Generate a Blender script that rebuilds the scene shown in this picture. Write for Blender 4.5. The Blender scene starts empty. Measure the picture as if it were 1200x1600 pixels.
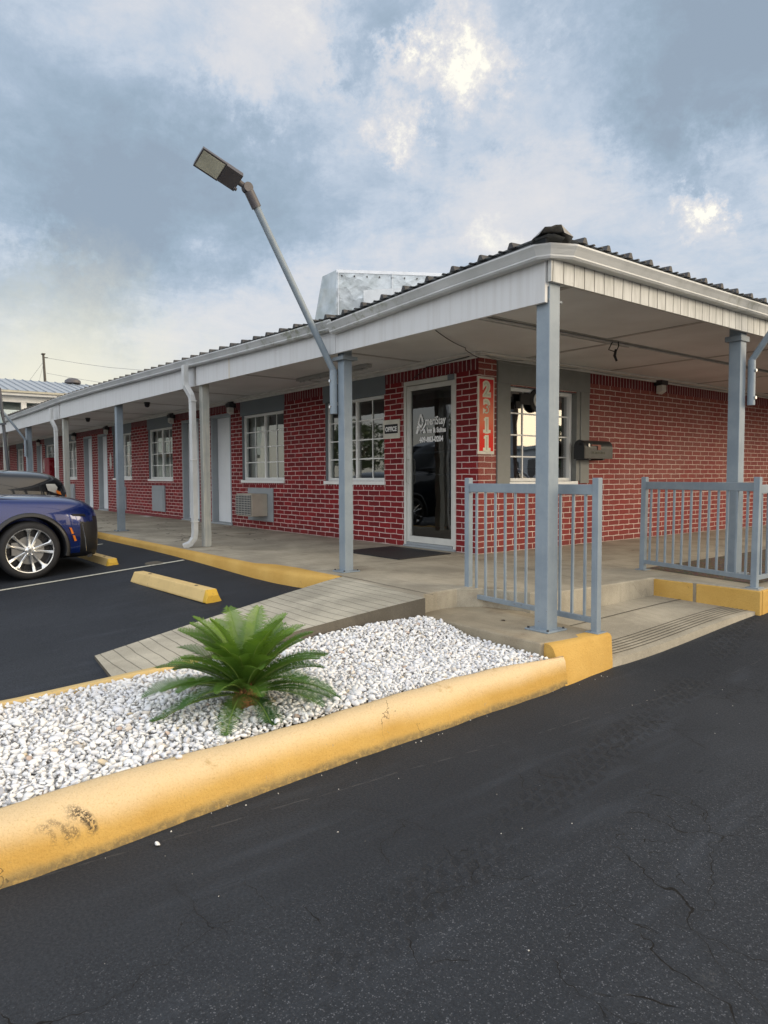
import bpy, math, random
import numpy as np
from mathutils import Vector, Matrix
random.seed(7); rng = np.random.default_rng(7)
S = bpy.context.scene
COL = S.collection
R = math.radians

# ------------------------------------------------------------------ camera
F_PX, YAW, PITCH, ROLL = 1098.5, 2.47738, .050888, -.004318
fw = Vector((math.cos(YAW)*math.cos(PITCH), math.sin(YAW)*math.cos(PITCH), -math.sin(PITCH)))
r0 = Vector((math.sin(YAW), -math.cos(YAW), 0)); u0 = r0.cross(fw)
rt = r0*math.cos(ROLL)+u0*math.sin(ROLL); up = -r0*math.sin(ROLL)+u0*math.cos(ROLL)
cam_d = bpy.data.cameras.new('camera'); cam = bpy.data.objects.new('camera', cam_d); COL.objects.link(cam)
cam_d.sensor_fit = 'HORIZONTAL'; cam_d.sensor_width = 36; cam_d.lens = 36*F_PX/1200
cam_d.clip_start = .05; cam_d.clip_end = 2000
m = Matrix((rt, up, -fw)).transposed().to_4x4(); m.translation = (3.3, -4.08, .97)
cam.matrix_world = m
S.camera = cam
S.view_settings.view_transform = 'Standard'; S.view_settings.look = 'None'
S.view_settings.exposure = 0.15; S.view_settings.gamma = 1

# ------------------------------------------------------------------ node helpers
class NT:
    def __init__(s, tree): s.t = tree; s.n = tree.nodes; s.l = tree.links
    def put(s, inp, v):
        if isinstance(v, bpy.types.NodeSocket): s.l.new(v, inp)
        elif v is not None:
            if hasattr(inp, 'default_value'):
                try: inp.default_value = v
                except Exception:
                    inp.default_value = tuple(v)+(1,) if hasattr(v, '__len__') and len(v) == 3 else (v, v, v)
    def node(s, typ, ins=None, **props):
        n = s.n.new(typ)
        for k, v in props.items(): setattr(n, k, v)
        for k, v in (ins or {}).items(): s.put(n.inputs[k], v)
        return n
    def math(s, op, a, b=None, c=None, clamp=False):
        n = s.node('ShaderNodeMath', {0: a}, operation=op, use_clamp=clamp)
        if b is not None: s.put(n.inputs[1], b)
        if c is not None: s.put(n.inputs[2], c)
        return n.outputs[0]
    def vm(s, op, a, b=None, out=0):
        n = s.node('ShaderNodeVectorMath', {0: a}, operation=op)
        if b is not None: s.put(n.inputs[1], b)
        return n.outputs[out]
    def rng(s, v, a, b, c=0., d=1., smooth=True):
        n = s.node('ShaderNodeMapRange', {0: v, 1: a, 2: b, 3: c, 4: d})
        n.interpolation_type = 'SMOOTHSTEP' if smooth else 'LINEAR'
        return n.outputs[0]
    def mix(s, f, a, b, mode='MIX'):
        n = s.node('ShaderNodeMix', data_type='RGBA', blend_type=mode)
        s.put(n.inputs[0], f); s.put(n.inputs[6], col(a)); s.put(n.inputs[7], col(b))
        return n.outputs[2]
    def noise(s, vec, scale, detail=3, rough=.55, dist=0.):
        n = s.node('ShaderNodeTexNoise', {'Vector': vec, 'Scale': scale, 'Detail': detail, 'Roughness': rough, 'Distortion': dist})
        return n.outputs['Fac']
    def comb(s, x, y, z): return s.node('ShaderNodeCombineXYZ', {0: x, 1: y, 2: z}).outputs[0]
    def sep(s, v):
        n = s.node('ShaderNodeSeparateXYZ', {0: v}); return n.outputs
    def vor(s, vec, scale, feature='DISTANCE_TO_EDGE'):
        n = s.node('ShaderNodeTexVoronoi', {'Vector': vec, 'Scale': scale}, feature=feature); return n
def col(c):
    if isinstance(c, (tuple, list)) and len(c) == 3: return tuple(c)+(1,)
    return c

# ------------------------------------------------------------------ sky
W = bpy.data.worlds.new('World'); S.world = W; W.use_nodes = True
T = NT(W.node_tree); T.n.clear()
SUN_AZ = math.atan2(.62, .78); SUN_EL = R(16)
sky = T.node('ShaderNodeTexSky', sky_type='NISHITA', sun_disc=False, sun_elevation=SUN_EL, sun_rotation=math.pi/2-SUN_AZ, air_density=1.2, dust_density=2.0)
D = T.node('ShaderNodeTexCoord').outputs['Generated']
dx, dy, dz = T.sep(D)
den = T.math('ADD', T.math('MAXIMUM', dz, 0.0), .16)
plane = T.comb(T.math('DIVIDE', dx, den), T.math('DIVIDE', dy, den), 0.)
n1 = T.noise(plane, 1.3, 10, .60, .3)
n2 = T.noise(plane, 4.6, 12, .70, .35)
n3 = T.noise(T.vm('MULTIPLY', D, (1., 1., 2.2)), 3.2, 6, .6, .3)
warp = T.node('ShaderNodeTexNoise', {'Vector': D, 'Scale': 5.5, 'Detail': 12., 'Roughness': .70}).outputs['Color']
Dw = T.vm('ADD', D, T.vm('MULTIPLY', T.vm('SUBTRACT', warp, (.5, .5, .5)), (.36, .36, .28)))
fld = T.math('ADD', .50, T.math('ADD', T.math('MULTIPLY', T.math('SUBTRACT', n1, .5), .42),
        T.math('ADD', T.math('MULTIPLY', T.math('SUBTRACT', n2, .5), .62), T.math('MULTIPLY', T.math('SUBTRACT', n3, .5), .30))))
def sdir(x, y):
    v = rt*((x-600)/F_PX)-up*((y-800)/F_PX)+fw
    return v.normalized()
# cloud masses as world directions (az, height), weight, angular size
BL = [((60, 90), -.14, .22), ((300, 110), .16, .17), ((200, 60), .06, .12), ((430, 110), .16, .14), ((540, 180), .16, .14), ((380, 160), .20, .05), ((100, 300), -.24, .20), ((260, 290), -.24, .18), ((400, 250), -.22, .13), ((480, 320), -.24, .15),
      ((610, 275), -.20, .10), ((230, 400), -.18, .16), ((60, 400), -.10, .12), ((330, 30), -.16, .09), ((640, 40), -.34, .12), ((570, 60), -.16, .09), ((1110, 60), -.34, .20), ((1190, 10), -.2, .18), ((970, 30), -.12, .10),
      ((725, 85), .62, .060), ((760, 45), .30, .055), ((700, 110), .25, .04), ((636, 120), .46, .036), ((626, 215), .44, .042), ((640, 240), .2, .04), ((1060, 362), .62, .036), ((1085, 350), .2, .03), ((760, 385), .28, .05), ((1170, 265), .18, .05),
      ((900, 150), .07, .15), ((850, 300), .10, .14), ((700, 340), .12, .16), ((500, 440), .16, .15), ((350, 480), .18, .17), ((10, 385), .40, .06), ((60, 480), -.16, .13), ((110, 440), -.12, .10), ((230, 520), .10, .12),
      ((1010, 240), -.22, .08), ((1080, 215), -.12, .06), ((735, 235), -.24, .055), ((545, 140), -.22, .035), ((790, 250), -.12, .05), ((980, 120), .06, .10), ((1130, 370), -.10, .05), ((1180, 190), -.14, .05)]
for (p, w, r_) in BL:
    dd = T.vm('DISTANCE', Dw, tuple(sdir(*p)), out=1)
    fld = T.math('ADD', fld, T.rng(dd, 0., r_*1.25, w*(.98 if w < 0 else .92), 0.))
ramp = T.node('ShaderNodeValToRGB', {0: fld})
els = ramp.color_ramp.elements
els[0].position = .0; els[0].color = (.30, .375, .47, 1)
els[1].position = 1.; els[1].color = (1.06, 1.02, .90, 1)
for p, c in ((.16, (.33, .425, .53)), (.32, (.40, .495, .615)), (.46, (.53, .61, .72)), (.60, (.66, .69, .75)), (.74, (.74, .74, .765)), (.88, (.88, .86, .82))):
    e = els.new(p); e.color = (*c, 1)
cl = ramp.outputs[0]
# pale warm band along the horizon, warm glow where the low sun stands
hz = T.rng(dz, .03, .30, 1., 0.)
cl = T.mix(T.math('MULTIPLY', hz, .75), cl, T.mix(T.rng(dz, .02, .15, 0., 1.), (1.0, .92, .70), (.74, .745, .73)))
sunv = (math.cos(SUN_AZ)*math.cos(SUN_EL), math.sin(SUN_AZ)*math.cos(SUN_EL), math.sin(SUN_EL))
gl = T.vm('DOT_PRODUCT', D, sunv, out=1)
cl = T.mix(T.rng(gl, .42, 1., 0., .95), cl, (2.7, 2.2, 1.55))
# unseen sky behind the camera, brightened as added fill for porch and facade
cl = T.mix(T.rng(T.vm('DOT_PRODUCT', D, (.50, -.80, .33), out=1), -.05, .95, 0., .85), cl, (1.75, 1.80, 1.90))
wl = T.rng(T.vm('DISTANCE', Dw, (-.965, .24, .09), out=1), .03, .24, .7, 0.)
cl = T.mix(wl, cl, (.92, .87, .68))
nsk = T.vm('MULTIPLY', sky.outputs[0], (.09, .09, .09))
cl = T.mix(.12, cl, nsk)
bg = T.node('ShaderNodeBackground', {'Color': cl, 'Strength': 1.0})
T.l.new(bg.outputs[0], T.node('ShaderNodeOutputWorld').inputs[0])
sl = bpy.data.lights.new('sun', 'SUN'); sun = bpy.data.objects.new('sun', sl); COL.objects.link(sun)
sl.energy = 1.1; sl.angle = R(22); sl.color = (1, .86, .66)
sun.rotation_euler = Vector(sunv).to_track_quat('Z', 'Y').to_euler()

# ------------------------------------------------------------------ mesh helpers
class MB:
    def __init__(s): s.v = []; s.f = []; s.mi = []
    def add(s, vs, fs, mi=0):
        o = len(s.v); s.v += [tuple(v) for v in vs]; s.f += [tuple(i+o for i in f) for f in fs]; s.mi += [mi]*len(fs); return s
    def box(s, a, b, mi=0):
        x0, y0, z0 = [min(a[i], b[i]) for i in range(3)]; x1, y1, z1 = [max(a[i], b[i]) for i in range(3)]
        return s.add([(x0,y0,z0),(x1,y0,z0),(x1,y1,z0),(x0,y1,z0),(x0,y0,z1),(x1,y0,z1),(x1,y1,z1),(x0,y1,z1)],
                     [(0,3,2,1),(4,5,6,7),(0,1,5,4),(1,2,6,5),(2,3,7,6),(3,0,4,7)], mi)
    def quad(s, a, b, c, d, mi=0): return s.add([a, b, c, d], [(0, 1, 2, 3)], mi)
    def hexa(s, bot, top, mi=0):
        return s.add(list(bot)+list(top), [(3,2,1,0),(4,5,6,7),(0,1,5,4),(1,2,6,5),(2,3,7,6),(3,0,4,7)], mi)
    def prism(s, poly, vec, mi=0):
        n = len(poly); v = [Vector(p) for p in poly]; w = [p+Vector(vec) for p in v]
        return s.add(v+w, [tuple(range(n))[::-1], tuple(range(n, 2*n))]+[(i, (i+1) % n, n+(i+1) % n, n+i) for i in range(n)], mi)
    def tube(s, pts, r, n=10, mi=0, cap=True):
        pts = [Vector(p) for p in pts]; rings = []
        rr = r if isinstance(r, (list, tuple)) else [r]*len(pts)
        ref = None
        for i, p in enumerate(pts):
            d = (pts[min(i+1, len(pts)-1)]-pts[max(i-1, 0)]).normalized()
            if ref is None: ref = d.orthogonal().normalized()
            a = (ref-d*ref.dot(d)).normalized(); ref = a; b = d.cross(a)
            rings.append([p+(a*math.cos(2*math.pi*k/n)+b*math.sin(2*math.pi*k/n))*rr[i] for k in range(n)])
        vs = [v for g in rings for v in g]; fs = []
        for i in range(len(pts)-1):
            for k in range(n): fs.append((i*n+k, i*n+(k+1) % n, (i+1)*n+(k+1) % n, (i+1)*n+k))
        if cap: fs += [tuple(range(n))[::-1], tuple((len(pts)-1)*n+k for k in range(n))]
        return s.add(vs, fs, mi)
    def beam(s, p, q, w, h, upv=(0, 0, 1), mi=0):
        p = Vector(p); q = Vector(q); d = (q-p).normalized(); a = d.cross(Vector(upv))
        a = a.normalized() if a.length > 1e-4 else d.orthogonal().normalized()
        b = a.cross(d)
        c = [(-1,-1),(1,-1),(1,1),(-1,1)]
        return s.hexa([p+a*x*w/2+b*y*h/2 for x, y in c], [q+a*x*w/2+b*y*h/2 for x, y in c], mi)
    def lathe(s, prof, o, ax, n=32, mi=0, close=False):
        o = Vector(o); ax = Vector(ax).normalized(); a = ax.orthogonal().normalized(); b = ax.cross(a)
        vs = []; m_ = len(prof)
        for k in range(n):
            t = 2*math.pi*k/n; e = a*math.cos(t)+b*math.sin(t)
            vs += [o+ax*h+e*r for r, h in prof]
        fs = []
        for k in range(n):
            k2 = (k+1) % n
            for j in range(m_-1 if not close else m_):
                j2 = (j+1) % m_; fs.append((k*m_+j, k2*m_+j, k2*m_+j2, k*m_+j2))
        return s.add(vs, fs, mi)
    def loft(s, rings, closed=False, mi=0, cap=False):
        n = len(rings[0]); vs = [p for g in rings for p in g]; fs = []
        for i in range(len(rings)-1):
            for k in range(n if closed else n-1): fs.append((i*n+k, i*n+(k+1) % n, (i+1)*n+(k+1) % n, (i+1)*n+k))
        if cap: fs += [tuple(range(n))[::-1], tuple((len(rings)-1)*n+k for k in range(n))]
        return s.add(vs, fs, mi)
    def build(s, name, mats, parent=None, smooth=False, bevel=0, seg=2, angle=40):
        off = Vector((0, 0, 0)) if parent is None else world_loc(parent)
        me = bpy.data.meshes.new(name)
        me.from_pydata([tuple(Vector(v)-off) for v in s.v], [], s.f)
        if not isinstance(mats, (list, tuple)): mats = [mats]
        for m_ in mats: me.materials.append(m_)
        if any(s.mi): me.polygons.foreach_set('material_index', s.mi)
        me.validate()
        if smooth:
            me.polygons.foreach_set('use_smooth', [True]*len(me.polygons))
        o = bpy.data.objects.new(name, me); COL.objects.link(o)
        if smooth:
            md = o.modifiers.new('split', 'EDGE_SPLIT'); md.split_angle = R(angle)
        if parent is not None: o.parent = parent
        if bevel:
            b = o.modifiers.new('bevel', 'BEVEL'); b.width = bevel; b.segments = seg; b.limit_method = 'ANGLE'; b.angle_limit = R(40)
            if smooth: b.show_render = True
        return o
LOCS = {}
def world_loc(o):
    return LOCS.get(o.name, Vector((0, 0, 0)))
def empty(name, loc, label=None, cat=None, group=None):
    o = bpy.data.objects.new(name, None); COL.objects.link(o); o.location = loc; o.empty_display_size = .1
    LOCS[o.name] = Vector(loc); tag(o, label, cat, group); return o
def tag(o, label=None, cat=None, group=None, kind=None):
    if label: o['label'] = label
    if cat: o['category'] = cat
    if group: o['group'] = group
    if kind: o['kind'] = kind
    return o
def part(parent, mb, name, mats, sub=None, **k):
    """mesh under parent; sub = the thing's empty when parent is itself a part (coordinates stay relative to it)"""
    base = sub or parent
    o = mb.build(name, mats, base, **k)
    o.parent = parent
    return o
def struct(name, mb, mats, **k): return tag(mb.build(name, mats, **k), kind='structure')
def copy_tree(o, parent=None):
    c = o.copy(); COL.objects.link(c)
    if parent: c.parent = parent
    for ch in list(o.children): copy_tree(ch, c)
    return c

# ------------------------------------------------------------------ materials
def newmat(name):
    m_ = bpy.data.materials.new(name); m_.use_nodes = True; t = NT(m_.node_tree)
    b = t.n['Principled BSDF']; return m_, t, b
def pos(t): return t.node('ShaderNodeNewGeometry').outputs['Position']
def objc(t): return t.node('ShaderNodeTexCoord').outputs['Object']
def bump(t, b, h, strength=.3, dist=.01):
    n = t.node('ShaderNodeBump', {'Height': h, 'Strength': strength, 'Distance': dist}); t.l.new(n.outputs[0], b.inputs['Normal'])
def simple(name, c, rough=.5, metal=0., var=.12, scale=6., bumps=.0, bscale=60., spec=.5, coat=0., dirt=None, dirtamt=0.):
    m_, t, b = newmat(name); P = objc(t)
    n = t.noise(P, scale, 5, .6)
    k = t.rng(n, .3, .7, 1-var, 1+var)
    cc = t.mix(1., col(c), t.comb(k, k, k), 'MULTIPLY')
    if dirt:
        d = t.rng(t.noise(P, scale*.7, 7, .7, .4), .52, .72, 0., dirtamt)
        cc = t.mix(d, cc, dirt)
    t.put(b.inputs['Base Color'], cc)
    t.put(b.inputs['Roughness'], t.rng(n, .3, .7, max(rough-.06, 0.02), min(rough+.06, 1)))
    b.inputs['Metallic'].default_value = metal; b.inputs['Specular IOR Level'].default_value = spec
    b.inputs['Coat Weight'].default_value = coat; b.inputs['Coat Roughness'].default_value = .04
    if bumps: bump(t, b, t.noise(P, bscale, 4, .6), bumps, .004)
    return m_
M = {}
M['grey_paint'] = simple('grey_paint', (.225, .272, .312), .45, var=.12, scale=5, bumps=.25, bscale=30, dirt=(.17, .15, .12), dirtamt=.55)
def greypaint():
    m_, t, b = newmat('grey_paint_worn'); P = pos(t); z = t.sep(P)[2]
    c = t.mix(t.rng(t.noise(P, 4, 6, .65), .3, .7), (.195, .240, .280), (.250, .298, .335))
    c = t.mix(t.rng(t.noise(t.vm('MULTIPLY', P, (20, 20, 1.2)), 1.5, 4), .55, .75, 0., .3), c, (.30, .33, .34))
    lo = t.rng(z, -.12, .22, .10, 0.)
    ru = t.rng(t.math('ADD', t.noise(P, 38, 6, .8, .4), lo), .70, .76, 0., .75)
    c = t.mix(ru, c, (.13, .070, .040))
    t.put(b.inputs['Base Color'], c); b.inputs['Roughness'].default_value = .5
    bump(t, b, t.math('ADD', t.noise(P, 25, 5, .7), t.math('MULTIPLY', t.noise(P, 5, 2), 1.5)), .3, .005); return m_
M['grey_paint'] = greypaint()
M['grey_panel'] = simple('grey_panel', (.19, .22, .24), .55, var=.06, scale=3, bumps=.1)
M['grey_light'] = simple('grey_light', (.33, .36, .38), .5, var=.06, scale=3, bumps=.1)
M['white_trim'] = simple('white_trim', (.62, .62, .60), .5, var=.06, scale=4, bumps=.08, dirt=(.42, .41, .36), dirtamt=.35)
M['vinyl'] = simple('vinyl', (.90, .90, .86), .4, var=.03, scale=4)
M['door_white'] = simple('door_white', (.82, .84, .85), .4, var=.03, scale=3)
M['alu'] = simple('alu', (.66, .66, .61), .45, metal=.0, var=.05, scale=4)
M['dark'] = simple('dark', (.012, .012, .013), .6)
M['black_plastic'] = simple('black_plastic', (.02, .02, .022), .35)
M['rubber'] = simple('rubber', (.018, .018, .019), .75, var=.15, scale=30, bumps=.3, bscale=90)
M['lamp_brown'] = simple('lamp_brown', (.085, .078, .082), .45)
M['chrome'] = simple('chrome', (.72, .73, .75), .12, metal=1, var=.02)
M['rim'] = simple('rim', (.62, .63, .63), .22, metal=.85, var=.03)
M['rim_dark'] = simple('rim_dark', (.03, .03, .033), .3, metal=.5)
M['orange_lens'] = simple('orange_lens', (.80, .22, .02), .15, coat=.6)
M['beige'] = simple('beige', (.52, .47, .38), .55, var=.08)
M['ac_grille'] = simple('ac_grille', (.30, .31, .31), .5)
M['red_box'] = simple('red_box', (.30, .012, .03), .35)
M['mailbox'] = simple('mailbox_paint', (.028, .030, .031), .35, var=.2, scale=9, dirt=(.12, .12, .11), dirtamt=.3)
M['flag_red'] = simple('flag_red', (.45, .05, .04), .5)
M['wire_black'] = simple('wire_black', (.02, .02, .02), .6)
M['wire_grey'] = simple('wire_grey', (.30, .30, .29), .6)
M['sign_cream'] = simple('sign_cream', (.70, .67, .57), .5)
M['letter_white'] = simple('letter_white', (.95, .95, .93), .5, var=.01)
M['digit_cream'] = simple('digit_cream', (.78, .75, .58), .45, var=.02)
M['digit_grey'] = simple('digit_grey', (.50, .48, .36), .5, var=.02)
M['pole_wood'] = simple('pole_wood', (.09, .08, .065), .8, var=.2)
M['stone_debris'] = simple('stone_debris', (.55, .53, .48), .8)
M['curtain'] = simple('curtain', (.17, .175, .18), .85, var=.1)
M['curtain_light'] = simple('curtain_light', (.42, .42, .38), .85, var=.12, scale=9)
M['plaque'] = simple('plaque', (.62, .60, .56), .6)
M['insulation'] = None

def glassmat(name, refl, tint=(.75, .8, .78)):
    m_, t, b = newmat(name); t.n.remove(b)
    P = pos(t)
    g = t.node('ShaderNodeBsdfGlossy', {'Color': (.92, .94, .95, 1), 'Roughness': .015})
    bm = t.node('ShaderNodeBump', {'Height': t.noise(P, 1.6, 2, .4), 'Strength': .06, 'Distance': .04}); t.l.new(bm.outputs[0], g.inputs['Normal'])
    tr = t.node('ShaderNodeBsdfTransparent', {'Color': col(tint)})
    fr = t.node('ShaderNodeFresnel', {'IOR': 1.52}).outputs[0]
    f = t.math('ADD', fr, refl, clamp=True)
    mx = t.node('ShaderNodeMixShader', {0: f, 1: tr.outputs[0], 2: g.outputs[0]})
    t.l.new(mx.outputs[0], t.n['Material Output'].inputs[0]); return m_
M['glass'] = glassmat('window_glass', .13)
M['glass_office'] = glassmat('office_glass', .37, (.5, .52, .5))
M['glass_door'] = glassmat('door_glass', .06, (.25, .26, .26))

def brickmat(name, c1, c2, mort, soldier=False, mottle=0., rough=.62):
    m_, t, b = newmat(name); P = pos(t); x, y, z = t.sep(P)
    u = t.math('ADD', x, y)
    wob = t.node('ShaderNodeTexNoise', {'Vector': P, 'Scale': 5.5, 'Detail': 3.}).outputs['Color']
    wob2 = t.node('ShaderNodeTexNoise', {'Vector': P, 'Scale': 34., 'Detail': 2.}).outputs['Color']
    v = t.comb(u, t.math('ADD', z, 40*.076), 0.)
    v = t.vm('ADD', v, t.vm('MULTIPLY', t.vm('SUBTRACT', wob, (.5,)*3), (.020, .018, 0)))
    v = t.vm('ADD', v, t.vm('MULTIPLY', t.vm('SUBTRACT', wob2, (.5,)*3), (.007, .006, 0)))
    br = t.node('ShaderNodeTexBrick', {'Vector': v, 'Color1': (0, 0, 0, 1), 'Color2': (1, 1, 1, 1), 'Scale': 1., 'Mortar Size': .0062,
        'Mortar Smooth': .15, 'Bias': 0., 'Brick Width': .076 if soldier else .262, 'Row Height': 1. if soldier else .076})
    br.offset = 0. if soldier else .5; br.offset_frequency = 2
    fac = br.outputs['Fac']; rnd = br.outputs['Color']
    bc = t.mix(rnd, c1, c2)
    nz = t.noise(P, 55, 4, .7)
    bc = t.mix(t.rng(t.noise(P, .8, 6, .65), .45, .7, 0., .4), bc, (c1[0]*.62, c1[1]*1.3, c1[2]*1.3))
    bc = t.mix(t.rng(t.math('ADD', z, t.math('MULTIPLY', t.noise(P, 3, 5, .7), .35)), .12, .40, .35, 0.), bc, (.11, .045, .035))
    bc = t.mix(t.rng(nz, .35, .7, 0., .35), bc, (c1[0]*.55, c1[1]*.6, c1[2]*.6))
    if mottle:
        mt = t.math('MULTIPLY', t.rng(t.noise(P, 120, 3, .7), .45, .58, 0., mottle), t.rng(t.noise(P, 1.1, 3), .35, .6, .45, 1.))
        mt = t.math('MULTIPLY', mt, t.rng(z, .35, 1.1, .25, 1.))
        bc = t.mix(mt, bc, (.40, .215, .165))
    mo = t.mix(t.rng(t.noise(P, 9, 4), .35, .65, 0., 1.), mort, (mort[0]*.80, mort[1]*.68, mort[2]*.68))
    worn = t.rng(t.noise(P, 16, 5, .7), .62, .74, 0., .6)
    f2 = t.math('MULTIPLY', fac, t.math('SUBTRACT', 1., worn))
    cc = t.mix(f2, bc, mo)
    t.put(b.inputs['Base Color'], cc); t.put(b.inputs['Roughness'], t.rng(nz, .3, .7, rough-.08, rough+.1))
    b.inputs['Specular IOR Level'].default_value = .22
    h = t.math('ADD', t.math('MULTIPLY', t.math('SUBTRACT', 1., fac), 1.), t.math('MULTIPLY', nz, .35))
    bump(t, b, h, .55, .006); return m_
BR1, BR2 = (.30, .020, .023), (.16, .013, .017)
M['brick'] = brickmat('brick_red', BR1, BR2, (.76, .62, .58))
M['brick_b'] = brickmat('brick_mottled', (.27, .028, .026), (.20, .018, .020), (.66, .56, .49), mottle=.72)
M['soldier'] = brickmat('brick_soldier', (.20, .022, .028), (.15, .018, .024), (.55, .47, .45), soldier=True)
M['rowlock'] = brickmat('brick_rowlock', BR1, BR2, (.74, .58, .56), soldier=True)

def concrete(name, c=(.40, .36, .28), grooves=None, stain=.5, z_rust=False):
    m_, t, b = newmat(name); P = pos(t); x, y, z = t.sep(P)
    n = t.noise(P, 1.3, 8, .62, .3); n2 = t.noise(P, 90, 4, .7); n3 = t.noise(t.vm('MULTIPLY', P, (1., 7., 1.)), 2.6, 5, .6)
    cc = t.mix(t.rng(n, .35, .65), tuple(k*.74 for k in c), tuple(k*1.18 for k in c))
    cc = t.mix(t.rng(n3, .4, .7, 0., .12 if grooves else .35), cc, tuple(k*.7 for k in c))
    cc = t.mix(t.rng(n2, .5, .75, 0., .45), cc, tuple(k*1.45 for k in c))
    cc = t.mix(t.rng(t.noise(P, 160, 2), .60, .7, 0., .6), cc, tuple(k*.4 for k in c))
    ru = t.math('MULTIPLY', t.rng(t.noise(P, .9, 6, .7), .56, .72, 0., stain), 1.)
    cc = t.mix(ru, cc, (.15, .095, .055))
    h = t.math('MULTIPLY', n2, .5)
    if grooves:
        ax, per, w, skew = grooves
        c_ = t.math('ADD', y if ax == 'y' else x, t.math('MULTIPLY', x if ax == 'y' else y, skew))
        c_ = t.math('ADD', c_, t.math('MULTIPLY', t.math('SUBTRACT', t.noise(P, 2.2, 3), .5), .035))
        fr = t.math('ABSOLUTE', t.math('SUBTRACT', t.math('FRACT', t.math('DIVIDE', c_, per)), .5))
        g = t.rng(fr, w/per*.45, w/per, 1., 0.)
        cc = t.mix(t.math('MULTIPLY', g, .72), cc, tuple(k*.30 for k in c)); h = t.math('SUBTRACT', h, t.math('MULTIPLY', g, 3.))
    else:
        # thin wandering cracks
        pw = t.vm('ADD', P, t.vm('MULTIPLY', t.vm('SUBTRACT', t.node('ShaderNodeTexNoise', {'Vector': P, 'Scale': 1.8, 'Detail': 5.}).outputs['Color'], (.5,)*3), (.9, .9, 0)))
        vd = t.vor(t.vm('MULTIPLY', pw, (.42, .9, 0.)), 1.).outputs['Distance']
        cr = t.math('MULTIPLY', t.rng(vd, .004, .010, 1., 0.), t.rng(x, -7., -4.5, 1., 0.15))
        cr = t.math('MULTIPLY', cr, t.rng(t.noise(P, 1.1, 2), .42, .5))
        cc = t.mix(t.math('MULTIPLY', cr, .8), cc, (.03, .028, .025)); h = t.math('SUBTRACT', h, t.math('MULTIPLY', cr, 2.))
    t.put(b.inputs['Base Color'], cc); b.inputs['Roughness'].default_value = .85; b.inputs['Specular IOR Level'].default_value = .3
    bump(t, b, h, .5, .004); return m_
M['concrete'] = concrete('concrete_walk')
M['concrete_ramp'] = concrete('concrete_ramp', (.45, .415, .33), ('y', .092, .0052, .045), stain=.12)
M['concrete_rough'] = concrete('concrete_rough', (.31, .265, .19), stain=.7)
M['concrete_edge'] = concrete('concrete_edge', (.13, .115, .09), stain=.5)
M['gap'] = simple('joint_dirt', (.035, .032, .026), .95)

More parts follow.
